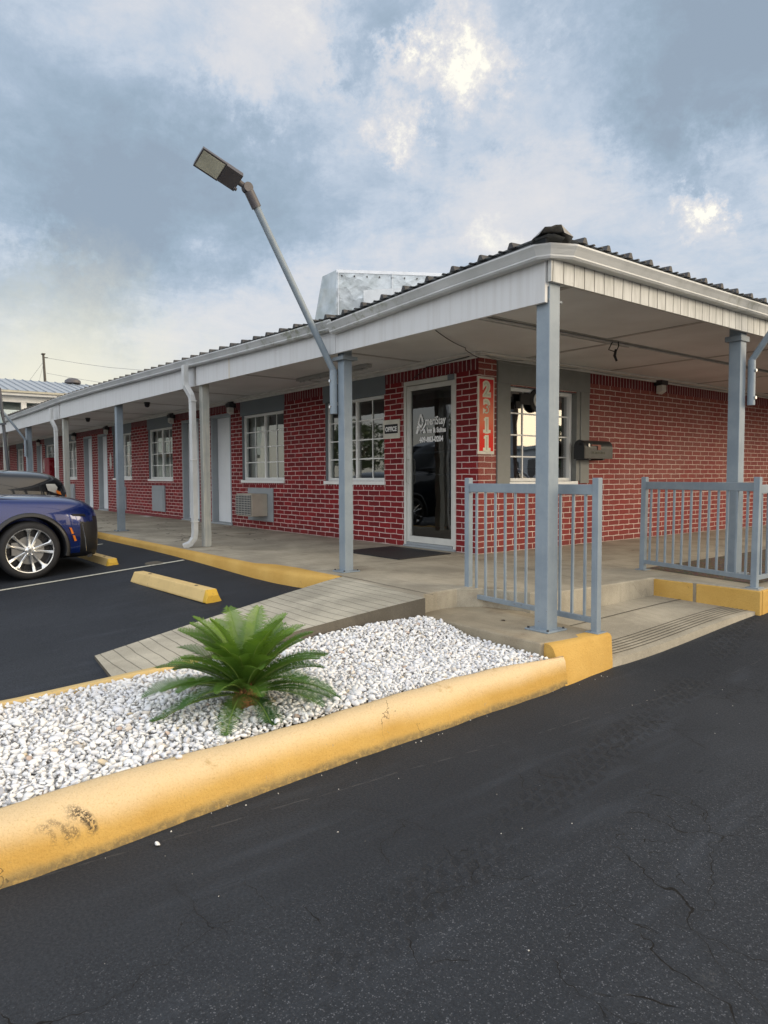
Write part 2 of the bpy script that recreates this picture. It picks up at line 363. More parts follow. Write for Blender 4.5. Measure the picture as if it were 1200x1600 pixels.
def asphalt(name, c0, c1, coarse=False):
    m_, t, b = newmat(name); P = pos(t); x, y, z = t.sep(P)
    big = t.noise(P, .7, 6, .6, .4); fine = t.noise(P, 260, 3, .7); grit = t.noise(P, 95, 4, .75)
    cc = t.mix(t.rng(big, .35, .66), c0, c1)
    cc = t.mix(t.rng(grit, .42, .62, 0., .5), cc, tuple(k*.62 for k in c0))
    st = t.noise(t.vm('MULTIPLY', P, (1., .12, 1.)), 9, 5, .6)
    cc = t.mix(t.rng(st, .50, .75, 0., .35), cc, tuple(k*1.8 for k in c1))
    if coarse:
        q = t.math('ADD', x, t.math('ADD', t.math('MULTIPLY', y, -.12), t.math('MULTIPLY', t.math('SUBTRACT', t.noise(P, .8, 4), .5), .9)))
        reg = t.rng(q, 1.60, 2.15)
        sp = t.rng(t.vor(P, 150, 'F1').outputs['Distance'], .20, .42, 1., 0.)
        sp = t.math('MULTIPLY', sp, t.rng(t.noise(P, 60, 3, .7), .45, .62, .0, 1.))
        cc = t.mix(t.math('MULTIPLY', sp, t.rng(reg, 0., 1., .18, .85, False)), cc, (.14, .148, .165))
    else:
        sp = t.rng(t.noise(P, 210, 2, .6), .66, .74)
        cc = t.mix(t.math('MULTIPLY', sp, .35), cc, (.12, .12, .125))
    dust = t.math('MULTIPLY', t.rng(t.noise(P, 2.1, 7, .75, .6), .60, .76), t.rng(t.noise(P, 70, 3, .8), .46, .6))
    cc = t.mix(t.math('MULTIPLY', dust, .5), cc, (.11, .11, .105))
    h = t.math('ADD', t.math('MULTIPLY', grit, .9), t.math('MULTIPLY', fine, .5))
    if coarse:
        wv = t.node('ShaderNodeTexNoise', {'Vector': P, 'Scale': 2.2, 'Detail': 4., 'Roughness': .55}).outputs['Color']
        pw = t.vm('ADD', P, t.vm('MULTIPLY', t.vm('SUBTRACT', wv, (.5,)*3), (.5, .5, 0)))
        vd = t.vor(t.vm('MULTIPLY', pw, (1., 1., 0.)), 1.9).outputs['Distance']
        vd2 = t.vor(t.vm('MULTIPLY', pw, (1., 1., 0.)), 4.4).outputs['Distance']
        wid = t.rng(t.noise(P, 6, 3), .3, .7, .0010, .0042)
        c1_ = t.math('LESS_THAN', vd, wid)
        c1_ = t.math('MULTIPLY', c1_, t.rng(t.noise(P, 1.7, 3), .47, .53))
        c2_ = t.math('MULTIPLY', t.math('LESS_THAN', vd2, .0045), t.rng(t.noise(P, 1.9, 3), .56, .60))
        cr = t.math('MULTIPLY', t.math('MAXIMUM', c1_, c2_), t.math('MULTIPLY', t.rng(x, .95, 1.25), t.rng(y, 1.2, .2)))
        halo = t.math('MULTIPLY', t.math('MULTIPLY', t.rng(vd, .0, .06, 1., 0.), t.rng(t.noise(P, 1.7, 3), .47, .53)), .22)
        cc = t.mix(halo, cc, tuple(k*.55 for k in c0))
        cc = t.mix(t.math('MULTIPLY', cr, 1.), cc, (.002, .002, .002)); h = t.math('SUBTRACT', h, t.math('MULTIPLY', cr, 3.))
        # an old seam that runs beside the kerb
        sx = t.math('ABSOLUTE', t.math('SUBTRACT', t.math('ADD', x, t.math('MULTIPLY', t.noise(P, 2., 3), .05)), t.math('ADD', 1.02, t.math('MULTIPLY', y, .08))))
        se = t.math('MULTIPLY', t.rng(sx, .002, .006, 1., 0.), t.rng(t.noise(P, 12, 3), .42, .6))
        cc = t.mix(t.math('MULTIPLY', se, .28), cc, (.13, .13, .13))
        # tyre tread prints pressed in the sealer
        tx = t.math('SUBTRACT', x, t.math('ADD', 1.02, t.math('MULTIPLY', y, -.23)))
        band = t.rng(t.math('ABSOLUTE', t.math('ADD', tx, t.math('MULTIPLY', t.math('SUBTRACT', t.noise(P, 9, 3), .5), .12))), .07, .15, 1., 0.)
        txw = t.math('ADD', tx, t.math('MULTIPLY', t.math('SUBTRACT', t.noise(P, 24, 3), .5), .03))
        cu_ = t.math('DIVIDE', txw, .062); ci_ = t.math('FLOOR', cu_); cf_ = t.math('ABSOLUTE', t.math('SUBTRACT', t.math('FRACT', cu_), .5))
        vv_ = t.math('ADD', t.math('MULTIPLY', y, 11.5), t.math('ADD', t.math('MULTIPLY', ci_, .43), t.math('ADD', t.math('MULTIPLY', tx, 5.), t.math('MULTIPLY', t.noise(P, 18, 3), .9))))
        vf_ = t.math('ABSOLUTE', t.math('SUBTRACT', t.math('FRACT', vv_), .5))
        tre = t.math('MULTIPLY', t.math('MULTIPLY', t.rng(cf_, .34, .44, 1., 0.), t.rng(vf_, .24, .34, 1., 0.)), band)
        tre = t.math('MULTIPLY', tre, t.rng(t.noise(P, 1.6, 3), .34, .52))
        tre = t.math('MULTIPLY', tre, t.rng(t.noise(P, 26, 5, .75), .30, .50))
        cc = t.mix(t.math('MULTIPLY', tre, .5), cc, tuple(k*.45 for k in c0))
        h = t.math('SUBTRACT', h, t.math('MULTIPLY', tre, .7))
    t.put(b.inputs['Base Color'], cc)
    t.put(b.inputs['Roughness'], t.rng(grit, .3, .7, .62, .85)); b.inputs['Specular IOR Level'].default_value = .35
    bump(t, b, h, .55, .005); return m_
M['street'] = asphalt('asphalt_street', (.0165, .0205, .0270), (.0245, .0295, .0375), True)
M['parking'] = asphalt('asphalt_parking', (.0150, .0185, .0250), (.0245, .0290, .0370))
def paintmat(name, c, under, worn=.35, thr=.55):
    m_, t, b = newmat(name); P = pos(t)
    w_ = t.rng(t.noise(P, 22, 6, .72), thr, thr+.1, 0., worn)
    cc = t.mix(t.rng(t.noise(P, 3, 5), .3, .7, 0., 1.), tuple(k*.86 for k in c), c)
    cc = t.mix(w_, cc, under)
    t.put(b.inputs['Base Color'], cc); b.inputs['Roughness'].default_value = .7
    bump(t, b, t.noise(P, 70, 4, .7), .4, .003); return m_
M['stripe'] = paintmat('stripe_paint', (.60, .58, .48), (.06, .06, .06), .6)

def yellow(name, scuff=False, pale=True):
    m_, t, b = newmat(name); P = pos(t); x, y, z = t.sep(P)
    nrm = t.sep(t.node('ShaderNodeNewGeometry').outputs['True Normal'])[2]
    c = t.mix(t.rng(t.noise(P, 1.7, 5), .3, .7), (.56, .335, .085), (.66, .42, .125))
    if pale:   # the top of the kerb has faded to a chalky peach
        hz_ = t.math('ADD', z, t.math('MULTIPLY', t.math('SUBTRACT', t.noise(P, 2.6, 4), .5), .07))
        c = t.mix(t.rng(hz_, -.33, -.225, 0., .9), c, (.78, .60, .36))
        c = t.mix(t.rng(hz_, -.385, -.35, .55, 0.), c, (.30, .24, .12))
    c = t.mix(t.rng(t.noise(P, 6, 7, .75), .60, .72, 0., .6), c, (.42, .26, .09))
    c = t.mix(t.rng(t.noise(P, 14, 7, .8, .5), .66, .73, 0., .6), c, (.20, .17, .13))
    ch = t.math('MULTIPLY', t.rng(t.noise(P, 24, 6, .8, .6), .64, .67), t.rng(t.noise(P, 1.9, 3), .42, .60))
    c = t.mix(ch, c, (.33, .30, .24))
    vw = t.vm('ADD', P, t.vm('MULTIPLY', t.node('ShaderNodeTexNoise', {'Vector': P, 'Scale': 7., 'Detail': 4.}).outputs['Color'], (.25, .25, .25)))
    ck = t.math('MULTIPLY', t.math('LESS_THAN', t.vor(vw, 2.3).outputs['Distance'], .0032), t.rng(t.noise(P, 2.3, 2), .58, .62))
    ck = t.math('MULTIPLY', ck, .7)
    c = t.mix(ck, c, (.10, .07, .04))
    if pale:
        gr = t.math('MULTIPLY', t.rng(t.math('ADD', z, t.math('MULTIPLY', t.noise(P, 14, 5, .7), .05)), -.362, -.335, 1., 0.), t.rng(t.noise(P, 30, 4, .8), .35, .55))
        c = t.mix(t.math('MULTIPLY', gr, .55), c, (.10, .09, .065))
    n = t.noise(P, 70, 6, .75); h = t.math('ADD', n, t.math('MULTIPLY', t.noise(P, 12, 4), 1.0))
    c = t.mix(t.rng(t.noise(P, 130, 4, .7), .5, .72, 0., .4), c, (.42, .24, .06))
    if scuff:
        for (cx, cy, cz, r_, w_, k) in ((.61, -3.45, -.335, .100, .011, .95), (.61, -3.47, -.335, .080, .006, .6), (.61, -3.53, -.34, .10, .005, .5), (.61, -3.56, -.33, .09, .004, .45)):
            d = t.vm('DISTANCE', P, (cx, cy, cz), out=1)
            g = t.rng(t.math('ABSOLUTE', t.math('SUBTRACT', d, r_)), w_*.5, w_*1.6, 1., 0.)
            g = t.math('MULTIPLY', g, t.math('MULTIPLY', t.math('MULTIPLY', t.rng(t.math('SUBTRACT', z, cz), -.005, .03), t.rng(t.math('SUBTRACT', y, cy), -.03, .03)), t.rng(t.noise(P, 110, 3, .8), .42, .55)))
            c = t.mix(t.math('MULTIPLY', g, k), c, (.07, .055, .04))
    t.put(b.inputs['Base Color'], c); b.inputs['Roughness'].default_value = .85; b.inputs['Specular IOR Level'].default_value = .15
    bump(t, b, h, .85, .010); return m_
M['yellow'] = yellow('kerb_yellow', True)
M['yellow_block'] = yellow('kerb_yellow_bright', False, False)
M['yellow_stop'] = paintmat('stop_cream_paint', (.72, .52, .22), (.24, .18, .10), .7, .60)
M['yellow_end'] = paintmat('stop_yellow_paint', (.62, .38, .04), (.30, .16, .05), .6, .58)

def siding():
    m_, t, b = newmat('fascia_boards'); P = pos(t); x, y, z = t.sep(P)
    fr = t.math('ABSOLUTE', t.math('SUBTRACT', t.math('FRACT', t.math('DIVIDE', t.math('ADD', y, t.math('MULTIPLY', t.noise(P, 3), .03)), .121)), .5))
    g = t.rng(fr, .015, .045, 1., 0.)
    c = t.mix(t.rng(t.noise(t.vm('MULTIPLY', P, (1, 6, .8)), 4, 5), .35, .7), (.60, .60, .57), (.46, .46, .43))
    c = t.mix(t.rng(t.noise(P, 50, 4, .8), .66, .70, 0., .7), c, (.16, .15, .13))
    t.put(b.inputs['Base Color'], t.mix(g, c, (.06, .058, .052))); b.inputs['Roughness'].default_value = .6
    bump(t, b, t.math('SUBTRACT', 1., g), .6, .008); return m_
M['fascia_b'] = siding()
def fasciam():
    m_, t, b = newmat('fascia_panel'); P = pos(t); x, y, z = t.sep(P)
    c = t.mix(t.rng(t.noise(t.vm('MULTIPLY', P, (14, 1, .7)), 1.5, 5), .4, .75, 0., .5), (.60, .605, .60), (.47, .46, .44))
    c = t.mix(t.rng(t.noise(P, 26, 5, .8), .70, .74, 0., .7), c, (.15, .14, .13))
    ln = t.rng(t.math('ABSOLUTE', t.math('ADD', t.math('ADD', x, 4.93), t.math('MULTIPLY', z, .0))), .006, .02, 1., 0.)
    c = t.mix(t.math('MULTIPLY', ln, .5), c, (.50, .36, .12))
    t.put(b.inputs['Base Color'], c); b.inputs['Roughness'].default_value = .5
    bump(t, b, t.noise(t.vm('MULTIPLY', P, (3, 1, 1)), 2, 3), .15, .02); return m_
M['fascia_a'] = fasciam()
def guttermat():
    m_, t, b = newmat('gutter_paint'); P = pos(t); x, y, z = t.sep(P)
    c = t.mix(t.rng(t.noise(P, 2.5, 5), .35, .7), (.56, .57, .56), (.45, .46, .45))
    mo = t.math('MULTIPLY', t.rng(t.noise(P, 5, 7, .75), .50, .66), t.math('MAXIMUM', t.rng(t.math('ABSOLUTE', t.math('ADD', x, 2.9)), .5, 2.2, .9, 0.), t.rng(y, .5, 4., 0., .7)))
    c = t.mix(mo, c, (.17, .18, .085))
    t.put(b.inputs['Base Color'], c); b.inputs['Roughness'].default_value = .4; return m_
M['gutter'] = guttermat()
def soffitm():
    m_, t, b = newmat('soffit_paint'); P = pos(t)
    c = t.mix(t.rng(t.noise(P, 1.1, 6), .35, .7), (.68, .69, .685), (.57, .575, .565))
    c = t.mix(t.rng(t.noise(P, 7, 7, .8), .62, .74, 0., .4), c, (.26, .22, .18))
    t.put(b.inputs['Base Color'], c); b.inputs['Roughness'].default_value = .6; return m_
M['soffit'] = soffitm()
def woodm():
    m_, t, b = newmat('weathered_wood'); P = pos(t)
    g = t.noise(t.vm('MULTIPLY', P, (30, 30, 1.6)), 1.5, 6, .65, .3)
    c = t.mix(t.rng(g, .35, .7), (.36, .365, .34), (.50, .49, .42))
    c = t.mix(t.rng(t.noise(P, 2.5, 3), .5, .7, 0., .5), c, (.26, .29, .27))
    t.put(b.inputs['Base Color'], c); b.inputs['Roughness'].default_value = .8; bump(t, b, g, .5, .006); return m_
M['wood'] = woodm()
def metalroof():
    m_, t, b = newmat('roof_metal'); P = pos(t)
    c = t.mix(t.rng(t.noise(P, 1.5, 6), .35, .7), (.42, .44, .46), (.55, .56, .56))
    c = t.mix(t.rng(t.noise(P, 8, 6, .8), .6, .72, 0., .6), c, (.20, .18, .15))
    t.put(b.inputs['Base Color'], c); b.inputs['Metallic'].default_value = .4; b.inputs['Roughness'].default_value = .5; return m_
M['roof'] = metalroof()
M['roof_dark'] = simple('roof_edge_dark', (.055, .054, .055), .6, metal=.3, var=.3, scale=20)
M['flashing'] = simple('flashing', (.20, .215, .23), .5, metal=.2, var=.1)
def foilm():
    m_, t, b = newmat('foil_wrap'); P = pos(t)
    n = t.vor(t.vm('ADD', P, t.vm('MULTIPLY', t.node('ShaderNodeTexNoise', {'Vector': P, 'Scale': 4.}).outputs['Color'], (.3,)*3)), 5.5, 'F1').outputs['Distance']
    c = t.mix(t.rng(t.noise(P, 5, 6), .35, .7), (.60, .64, .66), (.42, .46, .46))
    c = t.mix(t.rng(t.noise(P, 14, 6, .8), .66, .72, 0., .7), c, (.22, .22, .2))
    t.put(b.inputs['Base Color'], c); b.inputs['Metallic'].default_value = .75; b.inputs['Roughness'].default_value = .34
    bump(t, b, t.math('ADD', n, t.math('MULTIPLY', t.noise(P, 8, 4), .5)), .35, .02); return m_
M['foil'] = foilm()
def gravelm():
    m_, t, b = newmat('white_stone'); P = pos(t)
    rnd = t.node('ShaderNodeVertexColor', layer_name='tint') if False else t.node('ShaderNodeAttribute', attribute_name='tint')
    f = rnd.outputs['Fac']
    rp = t.node('ShaderNodeValToRGB', {0: f}); e = rp.color_ramp.elements; rp.color_ramp.interpolation = 'CONSTANT'
    e[0].position = 0; e[0].color = (.80, .80, .795, 1); e[1].position = .5; e[1].color = (.70, .71, .735, 1)
    for p_, c_ in ((.74, (.82, .81, .78)), (.91, (.62, .62, .64)), (.955, (.66, .60, .52)), (.975, (.50, .38, .30)), (.986, (.40, .40, .41)), (.992, (.62, .52, .36))):
        q = e.new(p_); q.color = (*c_, 1)
    c = t.mix(t.rng(t.noise(P, 40, 4, .7), .4, .7, 0., .3), rp.outputs[0], (.62, .61, .60))
    t.put(b.inputs['Base Color'], c); b.inputs['Roughness'].default_value = .6
    bump(t, b, t.noise(P, 160, 4, .7), .35, .002); return m_
M['gravel'] = gravelm()
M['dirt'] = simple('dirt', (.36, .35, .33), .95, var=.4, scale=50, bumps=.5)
M['agg'] = None
def aggm():
    m_, t, b = newmat('brown_aggregate'); P = pos(t)
    v = t.vor(P, 45, 'F1'); c = t.mix(t.rng(v.outputs['Distance'], .1, .6), (.22, .15, .10), (.07, .05, .035))
    c = t.mix(.35, c, t.mix(1., v.outputs['Color'], (.25, .2, .15), 'MULTIPLY'))
    t.put(b.inputs['Base Color'], c); b.inputs['Roughness'].default_value = .9
    bump(t, b, t.math('SUBTRACT', 1., v.outputs['Distance']), .8, .01); return m_
M['agg'] = aggm()
def carpaint(name, c):
    m_, t, b = newmat(name); P = objc(t)
    fl = t.noise(P, 900, 2); t.put(b.inputs['Base Color'], t.mix(t.rng(fl, .4, .7, 0., .35), c, tuple(min(1, k*2.2) for k in c)))
    b.inputs['Metallic'].default_value = .35; b.inputs['Roughness'].default_value = .25; b.inputs['Specular IOR Level'].default_value = .35
    b.inputs['Coat Weight'].default_value = 1.; b.inputs['Coat Roughness'].default_value = .03; return m_
M['car_blue'] = carpaint('car_blue', (.002, .014, .105)); M['car_dark'] = carpaint('car_dark', (.006, .008, .012)); M['car_silver'] = carpaint('car_silver', (.45, .48, .52))
M['car_trim'] = simple('car_trim', (.010, .011, .013), .4, coat=.15)
M['lens'] = simple('headlight_lens', (.50, .50, .46), .12, coat=.8)
M['car_glass'] = simple('car_glass', (.008, .010, .012), .08, coat=.0, spec=.4)
def leafm():
    m_, t, b = newmat('palm_leaf'); P = pos(t)
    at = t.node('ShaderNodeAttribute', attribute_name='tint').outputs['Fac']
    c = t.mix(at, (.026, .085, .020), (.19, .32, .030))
    c = t.mix(t.rng(t.noise(P, 18, 3), .3, .7, 0., .4), c, (.03, .10, .03))
    t.put(b.inputs['Base Color'], c); b.inputs['Roughness'].default_value = .35
    b.inputs['Subsurface Weight'].default_value = 0.
    tl = t.node('ShaderNodeBsdfTranslucent', {'Color': t.mix(.5, c, (.25, .45, .04))})
    mx = t.node('ShaderNodeMixShader', {0: .22, 1: b.outputs[0], 2: tl.outputs[0]})
    t.l.new(mx.outputs[0], t.n['Material Output'].inputs[0]); return m_
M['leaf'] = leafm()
M['rachis'] = simple('rachis', (.16, .24, .05), .5)
M['fibre'] = simple('palm_fibre', (.30, .15, .06), .9, var=.4, scale=60, bumps=.8)
M['tree_leaf'] = simple('tree_leaf', (.045, .075, .025), .6, var=.4, scale=2)
M['bark'] = simple('bark', (.10, .08, .06), .9, var=.3, scale=12)
def lapm():
    m_, t, b = newmat('lap_siding'); P = pos(t); z = t.sep(P)[2]
    fr = t.math('FRACT', t.math('DIVIDE', z, .21))
    g = t.rng(fr, .0, .10, 1., 0.)
    c = t.mix(t.rng(t.noise(P, .6, 4), .3, .7), (.42, .50, .50), (.50, .57, .57))
    t.put(b.inputs['Base Color'], t.mix(t.math('MULTIPLY', g, .5), c, (.2, .24, .25))); b.inputs['Roughness'].default_value = .6
    bump(t, b, fr, .5, .02); return m_
M['lap'] = lapm()
def numsign():
    m_, t, b = newmat('number_sign_face'); P = pos(t); z = t.sep(P)[2]
    rp = t.node('ShaderNodeValToRGB', {0: t.rng(z, 1.25, 2.16, 0., 1., False)}); e = rp.color_ramp.elements
    e[0].color = (.85, .012, .010, 1); e[1].color = (.62, .016, .025, 1)
    for p_, c_ in ((.22, (.85, .05, .03)), (.5, (.88, .28, .15)), (.72, (.82, .14, .09))):
        q = e.new(p_); q.color = (*c_, 1)
    t.put(b.inputs['Base Color'], rp.outputs[0]); b.inputs['Roughness'].default_value = .6; b.inputs['Specular IOR Level'].default_value = .2; return m_
M['num_face'] = numsign()

# ------------------------------------------------------------------ ground, street, parking
def sstep(a, b, x):
    t_ = max(0., min(1., (x-a)/(b-a))); return t_*t_*(3-2*t_)
def street_z(x, y): return -.40+.215*sstep(.1, 2.6, y)
def park_z(x, y): return -.085-.045*sstep(-7, -2.6, x)-.080*max(0, min(2.3, -.50-y))-.02*max(0, min(6, -2.85-y))
mb = MB(); mb.quad((-400, -400, -.62), (400, -400, -.62), (400, 400, -.62), (-400, 400, -.62))
struct('ground', mb, M['parking'])
def grid(xs, ys, zf):
    mb = MB(); n = len(ys)
    vs = [(x, y, zf(x, y)) for x in xs for y in ys]
    fs = [(i*n+j, (i+1)*n+j, (i+1)*n+j+1, i*n+j+1) for i in range(len(xs)-1) for j in range(n-1)]
    return mb.add(vs, fs)
xs = [.28, .5, 1, 2, 4, 8, 14, 26]; ys = [-30, -12, -6, -3, -1, 0]+[.2*i for i in range(1, 15)]+[4, 8, 16, 40]
struct('street', grid(xs, ys, street_z), M['street'])
xs = [-40, -30, -20, -14, -8, -7, -6, -5, -4, -3, -2, -1.02]; ys = [-30, -14, -9]+[-8.85+i*.5 for i in range(0, 16)]+[-.85, -.50, -.42]
struct('parking_lot', grid(xs, ys, park_z), M['parking'])
def stripe(x0, y0, x1, y1, w=.075):
    mb = MB(); d = Vector((x1-x0, y1-y0, 0)).normalized(); a = Vector((-d.y, d.x, 0))*w/2; n = 14
    L = []; Rr = []
    for i in range(n+1):
        t_ = i/n; x = x0+(x1-x0)*t_; y = y0+(y1-y0)*t_; z = park_z(x, y)+.005
        L.append((x+a.x, y+a.y, z)); Rr.append((x-a.x, y-a.y, z))
    for i in range(n): mb.quad(L[i], Rr[i], Rr[i+1], L[i+1])
    return mb
for k in range(5):
    xo = -2.95*k
    struct('parking_line', stripe(-5.33+xo, -5.6, -5.40+xo, -.70 if k else -.55), M['stripe'])

# ------------------------------------------------------------------ pavement
# walkway slab, top z = 0
wpoly = [(-36, -.40), (-9.6, -.40), (-4.96, -.40), (-3.75, -.40), (-3.5, -.27), (-3.1, -.23), (-2.65, -.25), (-2.27, -.24), (-.88, -.40), (-1.02, -.28), (-1.06, -.10), (-1.05, .12), (-.92, .30),
         (-.52, .45), (-.40, .62), (-.37, 1.2), (-.34, 2.03), (.62, 2.03), (.60, 2.6), (.62, 18), (-3.2, 18), (-3.2, 2.5), (-36, 2.5)]
mb = MB(); mb.prism([(x, y, -.45) for x, y in wpoly][::-1], (0, 0, .45)); mb.f = mb.f
o = struct('walkway', mb, M['concrete'], bevel=.012)
# pad under the corner post, top z = -.158
ppoly = [(-1.12, -.36), (.26, -.37), (.36, .23), (-.05, .26), (-.55, .41), (-1.0, .38)]
mb = MB(); mb.prism([(x, y, -.46) for x, y in ppoly][::-1], (0, 0, .302)); struct('pad', mb, M['concrete_rough'], bevel=.01)
# lower step tread between pad and raised planter edge
mb = MB()
N_ = 12
def tread(u_, v_):   # u: back(0)..front(1), v: near(0)..far(1)
    xb = -.42+.09*v_; xf = .40+.20*v_; y = .22+1.83*v_
    zb = -.205+.035*v_; zf = -.335+.150*sstep(0, 1, v_)
    return (xb+(xf-xb)*u_, y, zb+(zf-zb)*u_)
for i in range(N_):
    for j in range(N_):
        mb.quad(tread(i/N_, j/N_), tread((i+1)/N_, j/N_), tread((i+1)/N_, (j+1)/N_), tread(i/N_, (j+1)/N_))
for j in range(N_):
    a, b_ = tread(1, j/N_), tread(1, (j+1)/N_)
    mb.quad(a, (a[0]+.015, a[1], -.5), (b_[0]+.015, b_[1], -.5), b_)
struct('step', mb, M['concrete'])
# tooled lines and joints
mb = MB()
def lineq(mb, p, q, w, n=10, f=None):
    p = Vector(p); q = Vector(q); d = (q-p).normalized(); a = Vector((-d.y, d.x, 0))*w/2
    for i in range(n):
        A = p.lerp(q, i/n); B_ = p.lerp(q, (i+1)/n); j0 = Vector((random.uniform(-1, 1)*w*.3, 0, 0))
        if f: A.z = f(A); B_.z = f(B_)
        mb.quad(A+a, A-a, B_-a, B_+a)
for k in range(6):
    u_ = .72+.042*k
    for j in range(N_):
        a = Vector(tread(u_, .02+j/N_*.96)); b_ = Vector(tread(u_, .02+(j+1)/N_*.96)); w = Vector((.0035, 0, 0)); z_ = Vector((0, 0, .004))
        mb.quad(a-w+z_, a+w+z_, b_+w+z_, b_-w+z_)
for j in range(N_):
    a = Vector(tread(.28, j/N_)); b_ = Vector(tread(.28, (j+1)/N_)); w = Vector((.005, 0, 0)); z_ = Vector((0, 0, .004))
    mb.quad(a-w+z_, a+w+z_, b_+w+z_, b_-w+z_)
lineq(mb, (-2.40, -.20, .004), (-.93, -.26, .004), .008)
lineq(mb, (-2.75, -.22, .004), (-2.75, 2.15, .004), .006); lineq(mb, (-5.9, -.45, .004), (-5.9, 2.15, .004), .006)
lineq(mb, (-.42, 1.3, .004), (-2.8, 1.9, .004), .005, 3); lineq(mb, (-.9, 2.42, .004), (-2.8, 2.42, .004), .006)
lineq(mb, (-1.02, .14, .004), (-.72, .55, .004), .008, 3)
lineq(mb, (-9.4, -.45, .004), (-9.4, 2.15, .004), .006); lineq(mb, (-13, -.45, .004), (-13, 2.15, .004), .006)
struct('pavement_joint', mb, M['gap'])
# ramp
mb = MB(); n = 10
def rampz(t_): return -.004+(-.285+.004)*(t_**1.1)
Lr = []; Rr = []
for i in range(n+1):
    t_ = i/n; z = rampz(t_)
    Lr.append((-2.30+.50*t_, -.215-2.46*t_, z+.004)); Rr.append((-.88-.20*t_, -.395-2.36*t_, z+.004))
for i in range(n):
    mb.quad(Lr[i], Rr[i], Rr[i+1], Lr[i+1][:3]) if False else mb.add([Lr[i], Lr[i+1], Rr[i+1], Rr[i]], [(0, 1, 2, 3)])
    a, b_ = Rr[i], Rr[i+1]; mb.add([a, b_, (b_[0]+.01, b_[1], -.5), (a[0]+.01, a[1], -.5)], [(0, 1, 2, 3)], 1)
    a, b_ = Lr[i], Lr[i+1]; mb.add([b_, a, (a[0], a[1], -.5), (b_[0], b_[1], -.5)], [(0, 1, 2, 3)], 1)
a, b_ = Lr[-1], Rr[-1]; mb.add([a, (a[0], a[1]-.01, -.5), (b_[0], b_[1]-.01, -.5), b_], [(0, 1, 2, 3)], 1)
struct('ramp', mb, [M['concrete_ramp'], M['concrete_edge']])
# brown aggregate strip behind the right railing
mb = MB(); mb.add([(-.75, 2.55, .004), (.46, 2.30, .004), (.46, 18, .004), (-.95, 18, .004)], [(0, 1, 2, 3)])
struct('planting_strip', mb, M['agg'])

# ------------------------------------------------------------------ kerbs
st = [(-6.2, .60, .84), (-5., .56, .80), (-4.2, .52, .75), (-3.65, .480, .715), (-3.3, .445, .688), (-3.0, .425, .655), (-2.7, .41, .632), (-2.34, .39, .600), (-1.7, .345, .562), (-1.3, .325, .540), (-.92, .315, .518), (-.6, .345, .495), (-.36, .385, .472)]
yy = np.array([s_[0] for s_ in st]); xi_ = np.array([s_[1] for s_ in st]); xo_ = np.array([s_[2] for s_ in st])
mb = MB(); rings = []
from mathutils import noise as mnoise
def kn(y, k): return mnoise.fractal(Vector((y*5., k*3.7, 1.3)), 1., 2., 5)*.0075
for y in np.linspace(-6.2, -.345, 240):
    a = float(np.interp(y, yy, xi_))+kn(y, 9); o_ = float(np.interp(y, yy, xo_)); w = o_-a
    j = .004*math.sin(y*7.1)+kn(y, 2)
    top = -.212+.004*math.sin(y*3.3)+kn(y, 5)*.6
    rings.append([(a+.02, y, -.45), (a, y, top-.05), (a+.015, y, top-.008), (a+.05, y, top+.002), (a+w*.42, y, top+.001+kn(y, 11)*.5), (a+w*.60, y, top-.008+kn(y, 12)*.6), (a+w*.75+kn(y, 13), y, top-.030),
                  (a+w*.85+j, y, top-.070), (a+w*.93+j, y, top-.125), (o_+j, y, -.402), (o_+.004+j, y, -.46)])
mb.loft(rings); mb.f.append(tuple(len(mb.v)-11+k for k in range(11))); mb.mi.append(0)
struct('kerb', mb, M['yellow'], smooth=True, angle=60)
# painted end block of the pad
mb = MB()
rings = []
for k in range(9):
    t_ = k/8; bx0 = .474+(.407-.474)*t_; tx = .33+(.392-.33)*t_; y = -.372+(.249+.372)*t_; yt = -.335+(.249+.335)*t_; zt_ = -.163+.008*t_; e_ = math.sin(t_*9)*.003
    rings.append([(.24, yt, -.46), (.25, yt, zt_), (tx-.030, yt, zt_+.001), (tx-.010, yt+.0, zt_-.004), (tx+(bx0-tx)*.12, yt+(y-yt)*.2, zt_-.022), (tx+(bx0-tx)*.5+e_, (y+yt)/2, -.28), (bx0+e_, y, -.40), (bx0+.003, y, -.47)])
mb.loft(rings); n_ = 8
mb.f.append(tuple(range(n_))); mb.mi.append(0); k_ = len(mb.v)-n_; mb.f.append(tuple(range(k_, k_+n_))[::-1]); mb.mi.append(0)
struct('kerb_block', mb, M['yellow_block'], smooth=True, angle=50)
# raised yellow edge below the right-hand railing
mb = MB(); mb.box((-.36, 2.017, -.19), (.045, 2.05, -.012)); mb.box((.075, 2.012, -.24), (.635, 2.05, -.010))
mb.box((.61, 2.05, -.4), (.64, 18, -.008)); struct('kerb_face', mb, M['yellow_block'], bevel=.008, seg=2)
mb = MB(); mb.box((.043, 2.02, -.2), (.077, 2.05, -.01)); struct('kerb_gap', mb, M['concrete_rough'])
